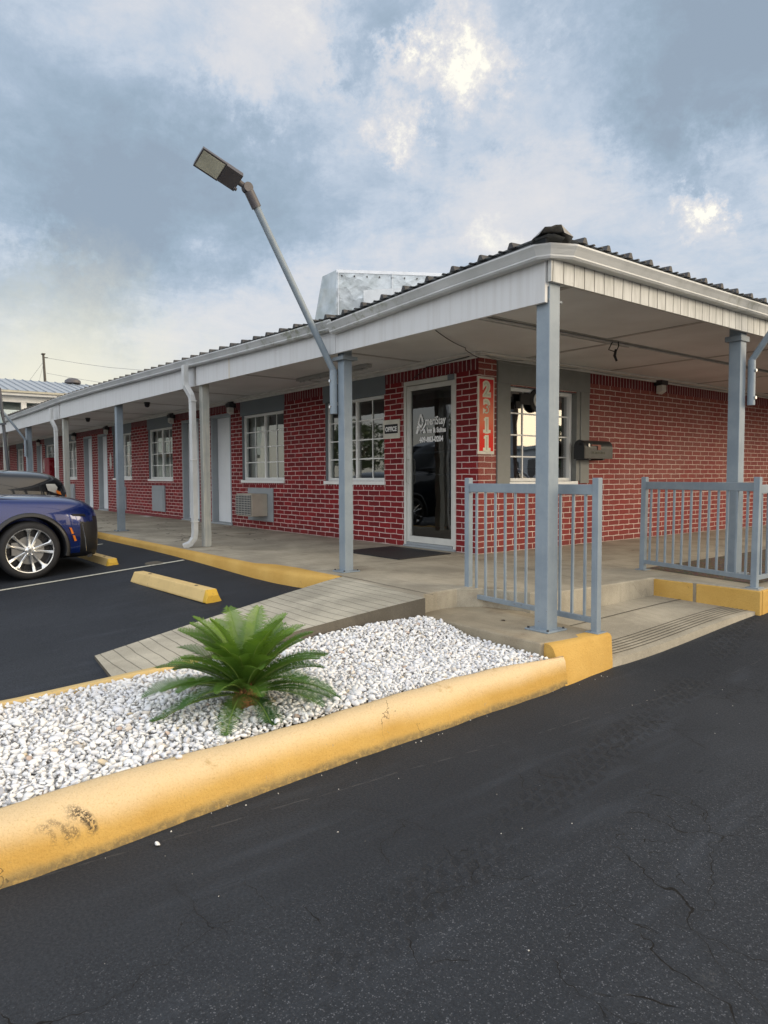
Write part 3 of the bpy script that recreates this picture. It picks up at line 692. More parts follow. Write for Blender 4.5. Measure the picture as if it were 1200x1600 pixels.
# kerb along the parking bays
mb = MB(); pts = [(-36, -.47), (-15, -.47), (-9.6, -.47), (-4.96, -.48), (-3.95, -.50), (-3.5, -.51), (-3.1, -.50), (-2.75, -.47), (-2.42, -.40), (-2.28, -.27)]
inn = [(-36, -.398), (-15, -.398), (-9.6, -.398), (-4.96, -.398), (-3.75, -.398), (-3.5, -.272), (-3.1, -.232), (-2.65, -.252), (-2.45, -.247), (-2.27, -.242)]
rings = []
for k in range(len(pts)):
    segs = [(pts[k], inn[k])]
    (ox, oy), (ix, iy) = pts[k], inn[k]; zz = .006
    jj = .006*math.sin(k*2.3); rings.append([(ox, oy-.03, -.5), (ox, oy-.022, -.13), (ox, oy-.012+jj, -.03), (ox, oy+.004, -.006), (ox, oy+.022, zz), (ix, iy, zz), (ix, iy+.002, -.02)])
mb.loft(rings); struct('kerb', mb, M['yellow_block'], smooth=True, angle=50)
# thin inner kerb between parking and gravel
mb = MB(); rings = []
for y in list(np.linspace(-2.22, -3.6, 12))+[-5, -7]:
    x = -1.02+.19*min(1, (y+2.3)/-1.1)
    rings.append([(x-.045, y, -.5), (x-.04, y, -.225), (x-.02, y, -.212), (x+.025, y, -.212), (x+.04, y, -.23), (x+.045, y, -.5)])
mb.loft(rings, cap=True); struct('kerb', mb, M['yellow_stop'], smooth=True, angle=50)
# loose yellow chips and rubble by the ramp corner
mb = MB()
for k in range(16):
    c = Vector((-.93+random.uniform(-.10, .16), -.50+random.uniform(-.12, .10), -.19)); r_ = random.uniform(.012, .045)
    vs = [c+Vector((random.uniform(-1, 1)*r_*1.4, random.uniform(-1, 1)*r_, random.uniform(-.5, .7)*r_)) for _ in range(8)]
    mb.hexa(vs[:4], vs[4:], 0 if k % 3 else 1)
tag(mb.build('rubble', [M['concrete_edge'], M['yellow_end']]), 'small heap of broken concrete and yellow paint chips beside the ramp corner', 'rubble', kind='stuff')

# ------------------------------------------------------------------ gravel bed
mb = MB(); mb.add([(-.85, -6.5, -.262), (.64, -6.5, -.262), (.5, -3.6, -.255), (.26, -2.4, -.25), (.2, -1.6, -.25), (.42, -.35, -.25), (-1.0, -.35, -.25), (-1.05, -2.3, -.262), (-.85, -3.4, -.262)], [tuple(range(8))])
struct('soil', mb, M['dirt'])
def ico(sub):
    import bmesh
    bm = bmesh.new(); bmesh.ops.create_icosphere(bm, subdivisions=sub, radius=1)
    v = np.array([q.co[:] for q in bm.verts]); f = np.array([[w.index for w in q.verts] for q in bm.faces]); bm.free(); return v, f
def stones(name, P3, size, sub, mat_, flat=(.55, .8)):
    v, f = ico(sub); n = len(P3); nv = len(v)
    V = np.empty((n, nv, 3)); 
    sc = np.stack([rng.uniform(.75, 1.35, n), rng.uniform(.6, 1.0, n), rng.uniform(*flat, n)], 1)*size[:, None]*.5
    for i in range(n):
        w = v.copy()
        for _ in range(8):     # chop facets
            d = rng.normal(size=3); d /= np.linalg.norm(d); lim = rng.uniform(.30, .72)
            k = w@d; w = w-np.outer(np.maximum(k-lim, 0), d)
        w = w*sc[i]
        a, b_, c_ = rng.uniform(0, 6.283), rng.normal(0, .35), rng.normal(0, .35)
        ca, sa, cb, sb, cc_, sc_ = math.cos(a), math.sin(a), math.cos(b_), math.sin(b_), math.cos(c_), math.sin(c_)
        Rm = np.array([[ca, -sa, 0], [sa, ca, 0], [0, 0, 1]])@np.array([[1, 0, 0], [0, cb, -sb], [0, sb, cb]])@np.array([[cc_, 0, sc_], [0, 1, 0], [-sc_, 0, cc_]])
        V[i] = w@Rm.T+P3[i]
    Fc = (f[None]+np.arange(n)[:, None, None]*nv).reshape(-1, 3)
    me = bpy.data.meshes.new(name); me.vertices.add(n*nv); me.vertices.foreach_set('co', V.ravel())
    nf = len(Fc); me.loops.add(nf*3); me.loops.foreach_set('vertex_index', Fc.ravel().astype(np.int32))
    me.polygons.add(nf); me.polygons.foreach_set('loop_start', np.arange(0, nf*3, 3, dtype=np.int32)); me.polygons.foreach_set('loop_total', np.full(nf, 3, dtype=np.int32))
    me.update(calc_edges=True)
    at = me.attributes.new('tint', 'FLOAT', 'POINT'); at.data.foreach_set('value', np.repeat(rng.uniform(0, 1, n), nv).astype(np.float32))
    me.materials.append(mat_); o = bpy.data.objects.new(name, me); COL.objects.link(o); return o
pts = []; szs = []
cell = {}
def inbed(x, y):
    if y > -.40: return False
    xin = float(np.interp(y, yy, xi_))
    lo = -.965+.19*min(1, (y+2.3)/-1.1) if y < -2.30 else -.87-.20*(-.395-y)/2.36+.015
    return lo < x < xin-.006
tries = 0
def try_layer(n_try, zoff, dens, y0, y1, smin, smax):
    global pts, szs
    g = {}
    for _ in range(n_try):
        x = random.uniform(-1.1, .62); y = random.uniform(y0, y1)
        s_ = random.uniform(smin, smax)*(.55 if random.random() < .22 else 1)
        if not inbed(x, y): continue
        k = (int(x/.05), int(y/.05)); ok = True
        for a in (-1, 0, 1):
            for b_ in (-1, 0, 1):
                for (px, py, ps) in g.get((k[0]+a, k[1]+b_), ()):
                    if (px-x)**2+(py-y)**2 < (dens*(ps+s_)/2)**2: ok = False; break
                if not ok: break
            if not ok: break
        if ok:
            if (x+.04)**2+(y+2.40)**2 < .13**2: continue
            g.setdefault(k, []).append((x, y, s_))
            mound = .010*math.sin(x*3+1)*math.sin(y*2.1)+.072*sstep(-.25, -.85, x)*sstep(-2.1, -.9, y)
            pts.append((x, y, zoff+mound)); szs.append(s_)
try_layer(68000, -.240, .56, -5.6, -.40, .026, .050)
try_layer(76000, -.222, .62, -5.6, -.40, .026, .062)
try_layer(4000, -.235, .75, -6.4, -5.6, .045, .07)
g = stones('gravel', np.array(pts), np.array(szs), 2, M['gravel'])
tag(g, 'bed of loose white landscaping stones behind the yellow kerb', 'gravel', kind='stuff')
# stray stones on the asphalt
P3 = []; sz = []
for k in range(90):
    x = random.uniform(.75, 3.2); y = random.uniform(-4., 3.5)
    P3.append((x, y, street_z(x, y)+.003)); sz.append(random.uniform(.003, .009))
for k in range(26):
    y = random.uniform(-3.5, .2); x = float(np.interp(y, yy, xo_))+random.uniform(.0, .05); P3.append((x, y, street_z(x, y)+.003)); sz.append(random.uniform(.004, .012))
g = stones('grit', np.array(P3), np.array(sz), 1, M['stone_debris']); tag(g, 'scattered pale grit lying on the dark asphalt', 'grit', kind='stuff')
g = stones('stone', np.array([(.775, -3.18, -.39)]), np.array([.030]), 2, M['gravel']); tag(g, 'single white stone lying on the asphalt against the yellow kerb', 'stone')
g = stones('stone', np.array([(.50, -2.98, -.20)]), np.array([.04]), 2, M['gravel']); tag(g, 'white stone that rolled out onto the top of the yellow kerb', 'stone')

# ------------------------------------------------------------------ motel building
WA, WB, ZS = 2.17, -2.80, 2.46
motel = empty('motel_building', (WB, WA, 0), 'long single storey red brick motel with white window frames, grey posts and deep porch roof', 'motel')
def P_(mb, name, mat_, **k): return part(motel, mb, name, mat_, **k)
def wall_A(mb, x0, x1, ops, rev=.10):
    """brick wall facing -Y with openings (x0,x1,z0,z1,depth,reveal mat)"""
    ops = sorted(ops); x = x0
    zt = 2.27
    def q(xa, xb, za, zb, mi=0):
        if xb-xa > 1e-4 and zb-za > 1e-4: mb.add([(xa, WA, za), (xb, WA, za), (xb, WA, zb), (xa, WA, zb)], [(0, 1, 2, 3)], mi)
    for (a, b_, z0, z1, dp, mi) in ops:
        q(x, a, -.02, zt); q(x, a, zt, ZS+.04, 1)
        q(a, b_, -.02, z0-.085 if z0 > .3 else z0)
        if z0 > .3: q(a, b_, z0-.085, z0, 2)
        if z1 < zt: q(a, b_, z1, zt)
        q(a, b_, max(z1, zt), ZS+.04, 1)
        y2 = WA+dp
        mb.add([(a, WA, z0), (a, y2, z0), (a, y2, z1), (a, WA, z1)], [(0, 1, 2, 3)], mi)
        mb.add([(b_, WA, z0), (b_, WA, z1), (b_, y2, z1), (b_, y2, z0)], [(0, 1, 2, 3)], mi)
        mb.add([(a, WA, z1), (a, y2, z1), (b_, y2, z1), (b_, WA, z1)], [(0, 1, 2, 3)], mi)
        mb.add([(a, WA, z0), (b_, WA, z0), (b_, y2, z0), (a, y2, z0)], [(0, 1, 2, 3)], mi)
        x = b_
    q(x, x1, -.02, zt); q(x, x1, zt, ZS+.04, 1)
WINS = [(-6.20, -4.67, .90, 2.14), (-9.12, -7.52, .91, 2.14), (-14.24, -12.66, .93, 2.15), (-17.05, -15.52, .95, 2.16), (-22.18, -20.85, .95, 2.17), (-25.1, -23.7, .95, 2.17), (-30.2, -28.9, .95, 2.18), (-33.1, -31.8, .95, 2.18)]
DOORS = [(-10.55, -9.60), (-12.10, -11.15), (-18.52, -17.60), (-20.02, -19.10), (-26.5, -25.6), (-28.0, -27.1)]
ops = [(a, b_, z0, z1, .09, 3) for a, b_, z0, z1 in WINS]+[(a, b_, .03, 2.24, .20, 3) for a, b_ in DOORS]+[(-4.22, -3.19, -.01, 2.26, .10, 3)]
mb = MB(); wall_A(mb, -34.5, WB, ops); P_(mb, 'wall', [M['brick'], M['soldier'], M['rowlock'], M['grey_panel']])
# red painted base course
mb = MB()
edges = sorted([(a, b_) for a, b_ in DOORS]+[(-4.22, -3.19)]); x = -34.5
for a, b_ in edges+[(-9.0, None)]:
    pass
segs = []; x = -34.5
for a, b_ in edges: segs.append((x, a)); x = b_
for a, b_ in segs:
    if b_ <= -9.5: mb.box((a, WA-.008, -.01), (b_, WA+.01, .05))
M['base_red'] = simple('base_red', (.20, .018, .026), .5)
P_(mb, 'base_course', M['base_red'])
# right wall (facing +X)
BW = (2.74, 4.16, .89, 2.11)
mb = MB()
def qB(ya, yb, za, zb, mi=0): mb.add([(WB, ya, za), (WB, yb, za), (WB, yb, zb), (WB, ya, zb)], [(0, 1, 2, 3)], mi)
qB(WA, BW[0], -.02, 2.27, 0); qB(BW[1], 18, -.02, 2.27, 0); qB(BW[0], BW[1], -.02, BW[2]); qB(BW[0], BW[1], BW[3], 2.27)
qB(WA, 2.5, 2.27, ZS+.1, 0); qB(2.5, 18, 2.27, ZS+.1, 1)
xd = WB-.14
for (a, b_, c_, d_) in (((BW[0], BW[2]), (BW[0], BW[3]), 0, 0), ((BW[1], BW[2]), (BW[1], BW[3]), 0, 0), ((BW[0], BW[3]), (BW[1], BW[3]), 0, 0), ((BW[0], BW[2]), (BW[1], BW[2]), 0, 0)):
    mb.add([(WB, a[0], a[1]), (WB, b_[0], b_[1]), (xd, b_[0], b_[1]), (xd, a[0], a[1])], [(0, 1, 2, 3)], 2)
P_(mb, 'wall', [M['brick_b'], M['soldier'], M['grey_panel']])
# dim rooms behind the openings
room = simple('room_paint', (.16, .155, .14), .8)
mb = MB()
for (x0, x1, y1) in ((-6.6, -2.95, 6.3), (-34.4, -6.62, 5.0)):
    mb.quad((x0, WA+.22, .0), (x1, WA+.22, .0), (x1, y1, .0), (x0, y1, .0)); mb.quad((x0, WA+.0, 2.45), (x1, WA+.0, 2.45), (x1, y1, 2.45), (x0, y1, 2.45))
    mb.quad((x0, y1, 0), (x1, y1, 0), (x1, y1, 2.45), (x0, y1, 2.45)); mb.quad((x0, WA+.1, 0), (x0, y1, 0), (x0, y1, 2.45), (x0, WA+.1, 2.45))
mb.quad((-2.95, 4.3, 0), (-2.95, 6.3, 0), (-2.95, 6.3, 2.45), (-2.95, 4.3, 2.45))
P_(mb, 'room', room)
# office counter seen dimly through the door
mb = MB(); mb.box((-4.9, 4.4, 0), (-3.2, 4.7, 1.05)); mb.box((-4.95, 4.35, 1.05), (-3.15, 4.75, 1.09)); mb.box((-4.6, 4.9, 1.3), (-3.3, 4.96, 2.0)); P_(mb, 'office_counter', simple('counter_wood', (.10, .06, .035), .5), bevel=.005)

def bx(mb, axis, u0, u1, z0, z1, d0, d1, mi=0):
    """box on wall A ('A': u=x, depth +y) or wall B ('B': u=y, depth -x)"""
    if axis == 'A': mb.box((u0, WA+d0, z0), (u1, WA+d1, z1), mi)
    else: mb.box((WB-d0, u0, z0), (WB-d1, u1, z1), mi)
def window(axis, u0, u1, z0, z1, dp=.05, curtain=True, office=False, rows=4, half=True):
    fr = MB(); t_ = .045; m0 = (u0+u1)/2
    bx(fr, axis, u0, u0+t_, z0, z1, dp, dp+.07); bx(fr, axis, u1-t_, u1, z0, z1, dp, dp+.07)
    bx(fr, axis, u0+t_, u1-t_, z1-t_, z1, dp, dp+.07); bx(fr, axis, u0+t_, u1-t_, z0, z0+t_, dp, dp+.07)
    bx(fr, axis, m0-.022, m0+.022, z0+t_, z1-t_, dp+.012, dp+.068)
    w = P_(fr, 'window', M['vinyl'], bevel=.004)
    mu = MB(); iz0, iz1 = z0+t_, z1-t_
    panes = [(u0+t_, m0-.022, dp+.035), (m0+.022, u1-t_, dp+.05)]
    for (a, b_, dd) in panes:
        for k in range(1, rows): zc = iz0+(iz1-iz0)*k/rows; bx(mu, axis, a, b_, zc-.009, zc+.009, dd-.012, dd-.004)
        c = (a+b_)/2; bx(mu, axis, c-.009, c+.009, iz0, iz1, dd-.0105, dd-.0025)
    part(w, mu, 'muntin', M['vinyl'], sub=motel)
    for (a, b_, dd) in panes:
        g = MB()
        if axis == 'A': g.quad((a, WA+dd+.001, iz0), (b_, WA+dd+.001, iz0), (b_, WA+dd+.001, iz1), (a, WA+dd+.001, iz1))
        else: g.quad((WB-dd-.001, a, iz0), (WB-dd-.001, b_, iz0), (WB-dd-.001, b_, iz1), (WB-dd-.001, a, iz1))
        part(w, g, 'pane', M['glass_office'] if office else M['glass'], sub=motel)
    sl_ = MB(); bx(sl_, axis, u0-.03, u1+.03, z0-.055, z0-.002, -.028, dp+.03); part(w, sl_, 'sill', M['vinyl'], sub=motel, bevel=.005)
    if curtain and axis == 'A':
        # vertical blinds on the left, drapes on the right
        n = 60; cu = MB(); prev = None
        for half_ in (0, 1):
            a, b_, _ = panes[half_]; r1 = []; r2 = []
            for i in range(n+1):
                x = a+(b_-a)*i/n
                y = WA+dp+.13+.012*math.sin(i*(1.3 if half_ else .8))+.006*math.sin(i*.37)
                r1.append((x, y, iz0-.02)); r2.append((x, y, iz1+.02))
            cu.loft([r1, r2], mi=half_ if not office else 1)
        part(w, cu, 'curtain', [M['curtain_light'], M['curtain']], sub=motel, smooth=True)
    return w
for i, (a, b_, z0, z1) in enumerate(WINS):
    window('A', a, b_, z0, z1, curtain=i > 0)
    mb = MB(); mb.box((a-.06, WA-.006, z1), (b_+.03, WA+.03, ZS)); P_(mb, 'lintel_panel', M['grey_panel'])
window('B', BW[0]+.005, BW[1]-.065, BW[2]+.002, BW[3]-.002, dp=.07, curtain=False, office=True)
# grey surround boards of the office window
mb = MB()
mb.box((WB-.02, 2.49, .86), (WB+.022, 2.72, 2.13)); mb.box((WB-.02, 4.18, .86), (WB+.022, 4.38, 2.13)); mb.box((WB-.02, 2.49, 2.13), (WB+.03, 4.38, 2.47)); mb.box((WB-.02, 2.72, .80), (WB+.03, 4.18, .835))
mb.box((WB-.139, 2.70, .89), (WB+.01, 2.744, 2.13)); mb.box((WB-.139, 4.10, .892), (WB+.01, 4.20, 2.13))
P_(mb, 'window_surround', simple('surround_grey', (.21, .215, .20), .55, var=.08), bevel=.004)
# office curtain strip inside left of front window
mb = MB(); n = 40
mb.loft([[(-6.12+.42*i/n, WA+.22+.02*math.sin(i*.9), z) for i in range(n+1)] for z in (.9, 2.14)])
P_(mb, 'curtain', M['curtain_light'], smooth=True)

# guest room doors
def door(a, b_):
    fr = MB(); dp = .12; t_ = .055
    fr.box((a, WA+.0, .03), (a+t_, WA+.20, 2.24)); fr.box((b_-t_, WA+.0, .03), (b_, WA+.20, 2.24)); fr.box((a+t_, WA, 2.24-t_), (b_-t_, WA+.20, 2.24))
    d = P_(fr, 'door', M['grey_light'], bevel=.004)
    s_ = MB(); x0, x1 = a+t_+.003, b_-t_-.003; s_.box((x0, WA+.13, .04), (x1, WA+.17, 2.18))
    for (za, zb) in ((.2, .85), (.98, 1.45), (1.6, 2.02)):
        for (xa, xb) in ((x0+.10, (x0+x1)/2-.05), ((x0+x1)/2+.05, x1-.10)):
            s_.box((xa, WA+.127, za), (xb, WA+.131, zb))
    part(d, s_, 'door_leaf', M['door_white'], sub=motel, bevel=.004)
    h = MB(); h.tube([(b_-.13, WA+.13, .98), (b_-.13, WA+.08, .98)], .012, 8); h.lathe([(0, 0), (.022, .0), (.030, .02), (.022, .045), (0, .05)], (b_-.13, WA+.105, .98), (0, -1, 0), 14)
    part(d, h, 'handle', M['black_plastic'], sub=motel, smooth=True)
    h = MB(); h.lathe([(0, 0), (.024, .0), (.024, .014), (0, .016)], (b_-.13, WA+.13, 1.12), (0, -1, 0), 14); part(d, h, 'lock', M['black_plastic'], sub=motel, smooth=True)
    th = MB(); th.box((a-.03, WA-.03, .0), (b_+.03, WA+.2, .035)); part(d, th, 'threshold', M['grey_light'], sub=motel, bevel=.004)
for a, b_ in DOORS: door(a, b_)

# glass office door
fr = MB(); a, b_ = -4.22, -3.19
fr.box((a, WA-.012, .0), (a+.05, WA+.08, 2.26)); fr.box((b_-.05, WA-.012, .0), (b_, WA+.08, 2.26)); fr.box((a+.05, WA-.012, 2.20), (b_-.05, WA+.08, 2.26))
od = P_(fr, 'door', M['alu'], bevel=.003); od['label'] = 'glass office door in a pale metal frame'
lf = MB(); a2, b2 = a+.055, b_-.055
lf.box((a2, WA+.0, .065), (a2+.075, WA+.05, 2.19)); lf.box((b2-.04, WA+.0, .065), (b2, WA+.05, 2.19)); lf.box((a2+.075, WA, 2.13), (b2-.04, WA+.05, 2.19)); lf.box((a2+.075, WA, .065), (b2-.04, WA+.05, .15))
part(od, lf, 'door_leaf', M['alu'], sub=motel, bevel=.003)
g = MB(); g.quad((a2+.075, WA+.025, .15), (b2-.04, WA+.025, .15), (b2-.04, WA+.025, 2.13), (a2+.075, WA+.025, 2.13)); part(od, g, 'pane', M['glass_door'], sub=motel)
g = MB(); g.box((a2+.08, WA+.10, 2.0), (b2-.04, WA+.12, 2.13)); g.box((a2+.08, WA+.06, 1.27), (b2-.04, WA+.075, 1.30)); g.box((a2+.08, WA+.06, .98), (b2-.04, WA+.07, .995)); part(od, g, 'push_bar', M['grey_panel'], sub=motel)
h = MB(); hx = a2+.035; h.tube([(hx, WA, 1.20), (hx, WA-.05, 1.20), (hx, WA-.06, 1.17), (hx, WA-.06, .90), (hx, WA-.05, .87), (hx, WA, .87)], .011, 8)
h.lathe([(0, 0), (.016, 0), (.014, .01), (0, .012)], (hx, WA, 1.36), (0, -1, 0), 12); part(od, h, 'handle', M['alu'], sub=motel, smooth=True)
h = MB(); h.box((b_-.13, WA-.03, 2.19), (b_-.02, WA-.002, 2.26)); part(od, h, 'door_closer', M['grey_panel'], sub=motel)
h = MB(); h.box((a, WA-.03, -.0), (b_, WA+.06, .028)); h.box((a+.06, WA-.02, .03), (b_-.06, WA+.02, .062)); part(od, h, 'threshold', M['grey_light'], sub=motel, bevel=.003)

# ---- text
def text_mesh(name, body, size, origin, right, upv, mat_, parent, sub=None, sx=1., bold=0., extrude=.001, align='LEFT', shear=0.):
    cu = bpy.data.curves.new(name, 'FONT'); cu.body = body; cu.size = size; cu.offset = bold; cu.extrude = extrude; cu.align_x = align; cu.shear = shear; cu.space_character = 1.06 if len(body) > 6 else 1.; cu.resolution_u = 4
    to = bpy.data.objects.new(name, cu); COL.objects.link(to); bpy.context.view_layer.update()
    me = bpy.data.meshes.new_from_object(to.evaluated_get(bpy.context.evaluated_depsgraph_get()))
    bpy.data.objects.remove(to)
    r_ = Vector(right).normalized(); u_ = Vector(upv).normalized(); n_ = r_.cross(u_); base = world_loc(sub or parent); o0 = Vector(origin)
    for v in me.vertices:
        c = v.co.copy(); v.co = o0-base+r_*c.x*sx+u_*c.y+n_*c.z
    me.materials.clear(); me.materials.append(mat_); me.name = name
    o = bpy.data.objects.new(name, me); COL.objects.link(o); o.parent = parent; return o
Rx, Uz = (1, 0, 0), (0, 0, 1)
ty = WA+.018
text_mesh('lettering', 'meriStay', .150, (-3.80, ty, 1.65), Rx, Uz, M['letter_white'], od, motel, sx=.70, bold=.0035)
text_mesh('lettering', 'Inn & Suites', .092, (-3.76, ty, 1.545), Rx, Uz, M['letter_white'], od, motel, sx=.76, bold=.004)
text_mesh('lettering', '409-883-0204', .098, (-3.92, ty, 1.425), Rx, Uz, M['letter_white'], od, motel, sx=.80, bold=.004)
lg = MB()
def poly2(mb, pts_): mb.prism([(-3.985+px*.20, ty, 1.545+py*.25) for px, py in pts_], (0, -.002, 0))
poly2(lg, [(.38, 1.0), (.56, 1.0), (.80, .58), (.68, .52), (.60, .66), (.47, .88), (.34, .66), (.30, .56), (.16, .50)])
poly2(lg, [(.47, .78), (.60, .60), (.47, .44), (.34, .60)]) if False else None
poly2(lg, [(.30, .56), (.40, .50), (.50, .40), (.60, .50), (.78, .62), (.72, .50), (.50, .24), (.36, .36), (.16, .50)])
poly2(lg, [(.10, .42), (.26, .42), (.50, .14), (.95, .55), (1.02, .46), (.52, .00), (.30, .22), (.02, .30)])
poly2(lg, [(-.05, .0), (.18, .0), (.24, .16), (.30, .20), (.48, -.02), (.50, -.02), (.66, .12), (.60, .14), (.50, .06), (.32, .27), (.08, .26)])
poly2(lg, [(.66, .0), (.98, .0), (.86, .22), (.78, .22)])
part(od, lg, 'emblem', M['letter_white'], sub=motel)

# ------------------------------------------------------------------ porch roof
# fascia
def fascia_seg(x0, x1, zb0, zb1, zt0, zt1, y0=-.105, y1=-.075):
    mb = MB(); mb.hexa([(x0, y0, zb0), (x1, y0, zb1), (x1, y1, zb1), (x0, y1, zb0)], [(x0, y0, zt0), (x1, y0, zt1), (x1, y1, zt1), (x0, y1, zt0)])
    P_(mb, 'fascia', M['fascia_a'], bevel=.002)
fascia_seg(-2.545, .062, 2.19, 2.185, 2.47, 2.56)
fascia_seg(-5.95, -2.553, 2.22, 2.19, 2.52, 2.47)
fascia_seg(-13.3, -6.03, 2.262, 2.222, 2.60, 2.52)
fascia_seg(-34.5, -13.38, 2.33, 2.262, 2.62, 2.60)
mb = MB(); mb.box((.075, -.09, 2.325), (.105, 18, 2.56)); P_(mb, 'fascia', M['fascia_b'])
mb = MB(); mb.box((.03, -.075, 2.30), (.065, .03, 2.55)); P_(mb, 'corner_board', M['white_trim'], bevel=.004)
# soffit and inner side of the fascia
mb = MB(); mb.prism([(-34.5, -.07, ZS), (.07, -.07, ZS), (.07, 18, ZS), (WB+.01, 18, ZS), (WB+.01, WA-.01, ZS), (-34.5, WA-.01, ZS)], (0, 0, .02)); P_(mb, 'soffit', M['soffit'])
t_ = .006; M['batten'] = simple('batten_paint', (.38, .37, .35), .6)
BT = [((-1.3, y-.03), (.06, y+.03)) for y in (.55, 2.65, 4.75, 6.85, 8.95)]+[((WB+.1, y-.03), (-1.36, y+.03)) for y in (2.9, 4.7, 7.1, 9.5)]+[((-1.36, -.05), (-1.30, 18))]+[((x-.03, -.05), (x+.03, WA-.17)) for x in (-3.7, -6.1, -8.5, -10.9, -13.3, -15.7, -18.1)]
for k, (p0, p1) in enumerate(BT):
    mb = MB(); mb.box((*p0, ZS-t_-(.002 if k == 9 else 0)), (*p1, ZS-.0005)); P_(mb, 'soffit_batten', M['batten'])
mb = MB(); mb.box((-34.5, WA-.045, ZS-.055), (WB+.02, WA-.004, ZS-.001)); mb.box((-34.5, WA-.16, ZS-.022), (WB+.1, WA-.046, ZS-.001)); P_(mb, 'cornice', simple('cornice_paint', (.68, .67, .64), .55, var=.1), bevel=.006)
mb = MB(); mb.box((WB+.004, WA-.045, ZS-.05), (WB+.045, 18, ZS-.001)); mb.box((WB+.046, WA-.1, ZS-.022), (WB+.15, 18, ZS-.001)); P_(mb, 'cornice', bpy.data.materials['cornice_paint'], bevel=.006)
# gutters
def gutter(path, nrm, name='gutter', h=.095):
    """path: (x,y,ztop); nrm: outward unit"""
    nx, ny = nrm; rings = []
    for (x, y, zt) in path:
        pr = [(0, 0), (0, -h), (.070, -h), (.082, -h+.014), (.080, -h+.024), (.098, -.035), (.112, -.012), (.112, .0), (.100, .0), (.094, -.012), (.05, -h+.02), (.012, -h+.02), (.012, 0)]
        rings.append([(x+nx*d, y+ny*d, zt+dz_) for d, dz_ in pr])
    mb = MB(); mb.loft(rings, closed=True, cap=True); return P_(mb, name, M['gutter'])
GY = -.107
gutter([(.05, GY, 2.562), (-.9, GY, 2.535), (-1.8, GY, 2.498), (-2.53, GY, 2.468)], (0, -1))
gutter([(-2.50, GY+.012, 2.505), (-4.2, GY, 2.535), (-6.3, GY, 2.585), (-8.4, GY, 2.625), (-10.5, GY, 2.665), (-13, GY, 2.69), (-15.5, GY, 2.67), (-18, GY, 2.66), (-24, GY, 2.70), (-34.5, GY, 2.74)], (0, -1))
gutter([(.107, .05, 2.575), (.107, 18, 2.60)], (1, 0))
# mitred corner piece: a short diagonal run
mb = MB(); pr = [(0, 0), (0, -.095), (.070, -.095), (.082, -.081), (.080, -.071), (.098, -.035), (.112, -.012), (.112, .0), (.100, .0), (.05, 0.)]
def ring(x, y, nx, ny, zt): return [(x+nx*d, y+ny*d, zt+q) for d, q in pr]
mb.loft([ring(.05, GY, 0, -1, 2.562), ring(.085, -.085, .52, -.52, 2.568), ring(.107, .05, 1, 0, 2.575)]); P_(mb, 'gutter_corner', M['gutter'])
# flashing above the first gutter run
mb = MB(); mb.hexa([(.07, -.108, 2.56), (-2.45, -.108, 2.46), (-2.45, -.09, 2.46), (.07, -.09, 2.56)], [(.07, -.11, 2.625), (-2.45, -.11, 2.525), (-2.45, -.09, 2.525), (.07, -.09, 2.625)])
P_(mb, 'flashing', M['flashing'])
# metal roof: two low slopes meeting on a hip
def ez(x):      # eave height along the front edge
    return float(np.interp(x, [-34.5, -13, -10.5, -6.3, -2.56, -2.54, -1.8, 0, .1], [2.755, 2.705, 2.685, 2.610, 2.545, 2.53, 2.555, 2.625, 2.63]))
PT = .06
mb = MB(); xs_ = list(np.arange(-34.5, -2.5, 1.0))+[-2.56, -2.54, -1.8, -.9, 0, .13]
for i in range(len(xs_)-1):
    a, b_ = xs_[i], xs_[i+1]; Ya = min(5., .02-a if a > -5 else 5.); Yb = min(5., .02-b_ if b_ > -5 else 5.)
    Ya = max(Ya, -.14); Yb = max(Yb, -.14)
    mb.quad((a, -.15, ez(a)), (b_, -.15, ez(b_)), (b_, Yb, ez(b_)+PT*(Yb+.15)), (a, Ya, ez(a)+PT*(Ya+.15)))
mb.add([(.15, -.13, 2.63), (.15, 18, 2.66), (-5, 18, 2.96), (-5, 5, 2.93)], [(0, 1, 2, 3)])
roof = P_(mb, 'roof', M['roof'])
def rib(mb, p, d, L, s_=.5):
    """trapezoid rib from eave point p running along d (horizontal) and rising"""
    d = Vector(d); a = Vector((-d.y, d.x, 0)); p = Vector(p); q = p+d*L+Vector((0, 0, L*PT))
    pr = [(-.030, -.004), (-.011, .036), (.011, .036), (.030, -.004)]
    mb.hexa([p+a*x+Vector((0, 0, z)) for x, z in pr], [q+a*x+Vector((0, 0, z)) for x, z in pr])
def ripple(mb, p, d, L):
    d = Vector(d); a = Vector((-d.y, d.x, 0)); p = Vector(p); q = p+d*L+Vector((0, 0, L*PT))
    pr = [(-.016, -.003), (-.006, .006), (.006, .006), (.016, -.003)]
    mb.hexa([p+a*x+Vector((0, 0, z)) for x, z in pr], [q+a*x+Vector((0, 0, z)) for x, z in pr])
mb = MB(); x = -.21
while x > -34:
    L = min(4.6, max(.25, -.02-x)); z = ez(x); rib(mb, (x, -.160, z), (0, 1, 0), L)
    if x > -14:
        for k in (1, 2): ripple(mb, (x-.101*k, -.168, ez(x-.101*k)), (0, 1, 0), min(L, 1.2))
    x -= .304
y = .22
while y < 18:
    L = min(4.6, max(.2, y)); rib(mb, (.160, y, 2.632+.0016*y), (-1, 0, 0), L)
    for k in (1, 2): ripple(mb, (.168, y+.095*k, 2.632+.0016*y), (-1, 0, 0), min(L, 1.2))
    y += .285
part(roof, mb, 'rib', M['roof_dark'], sub=motel)
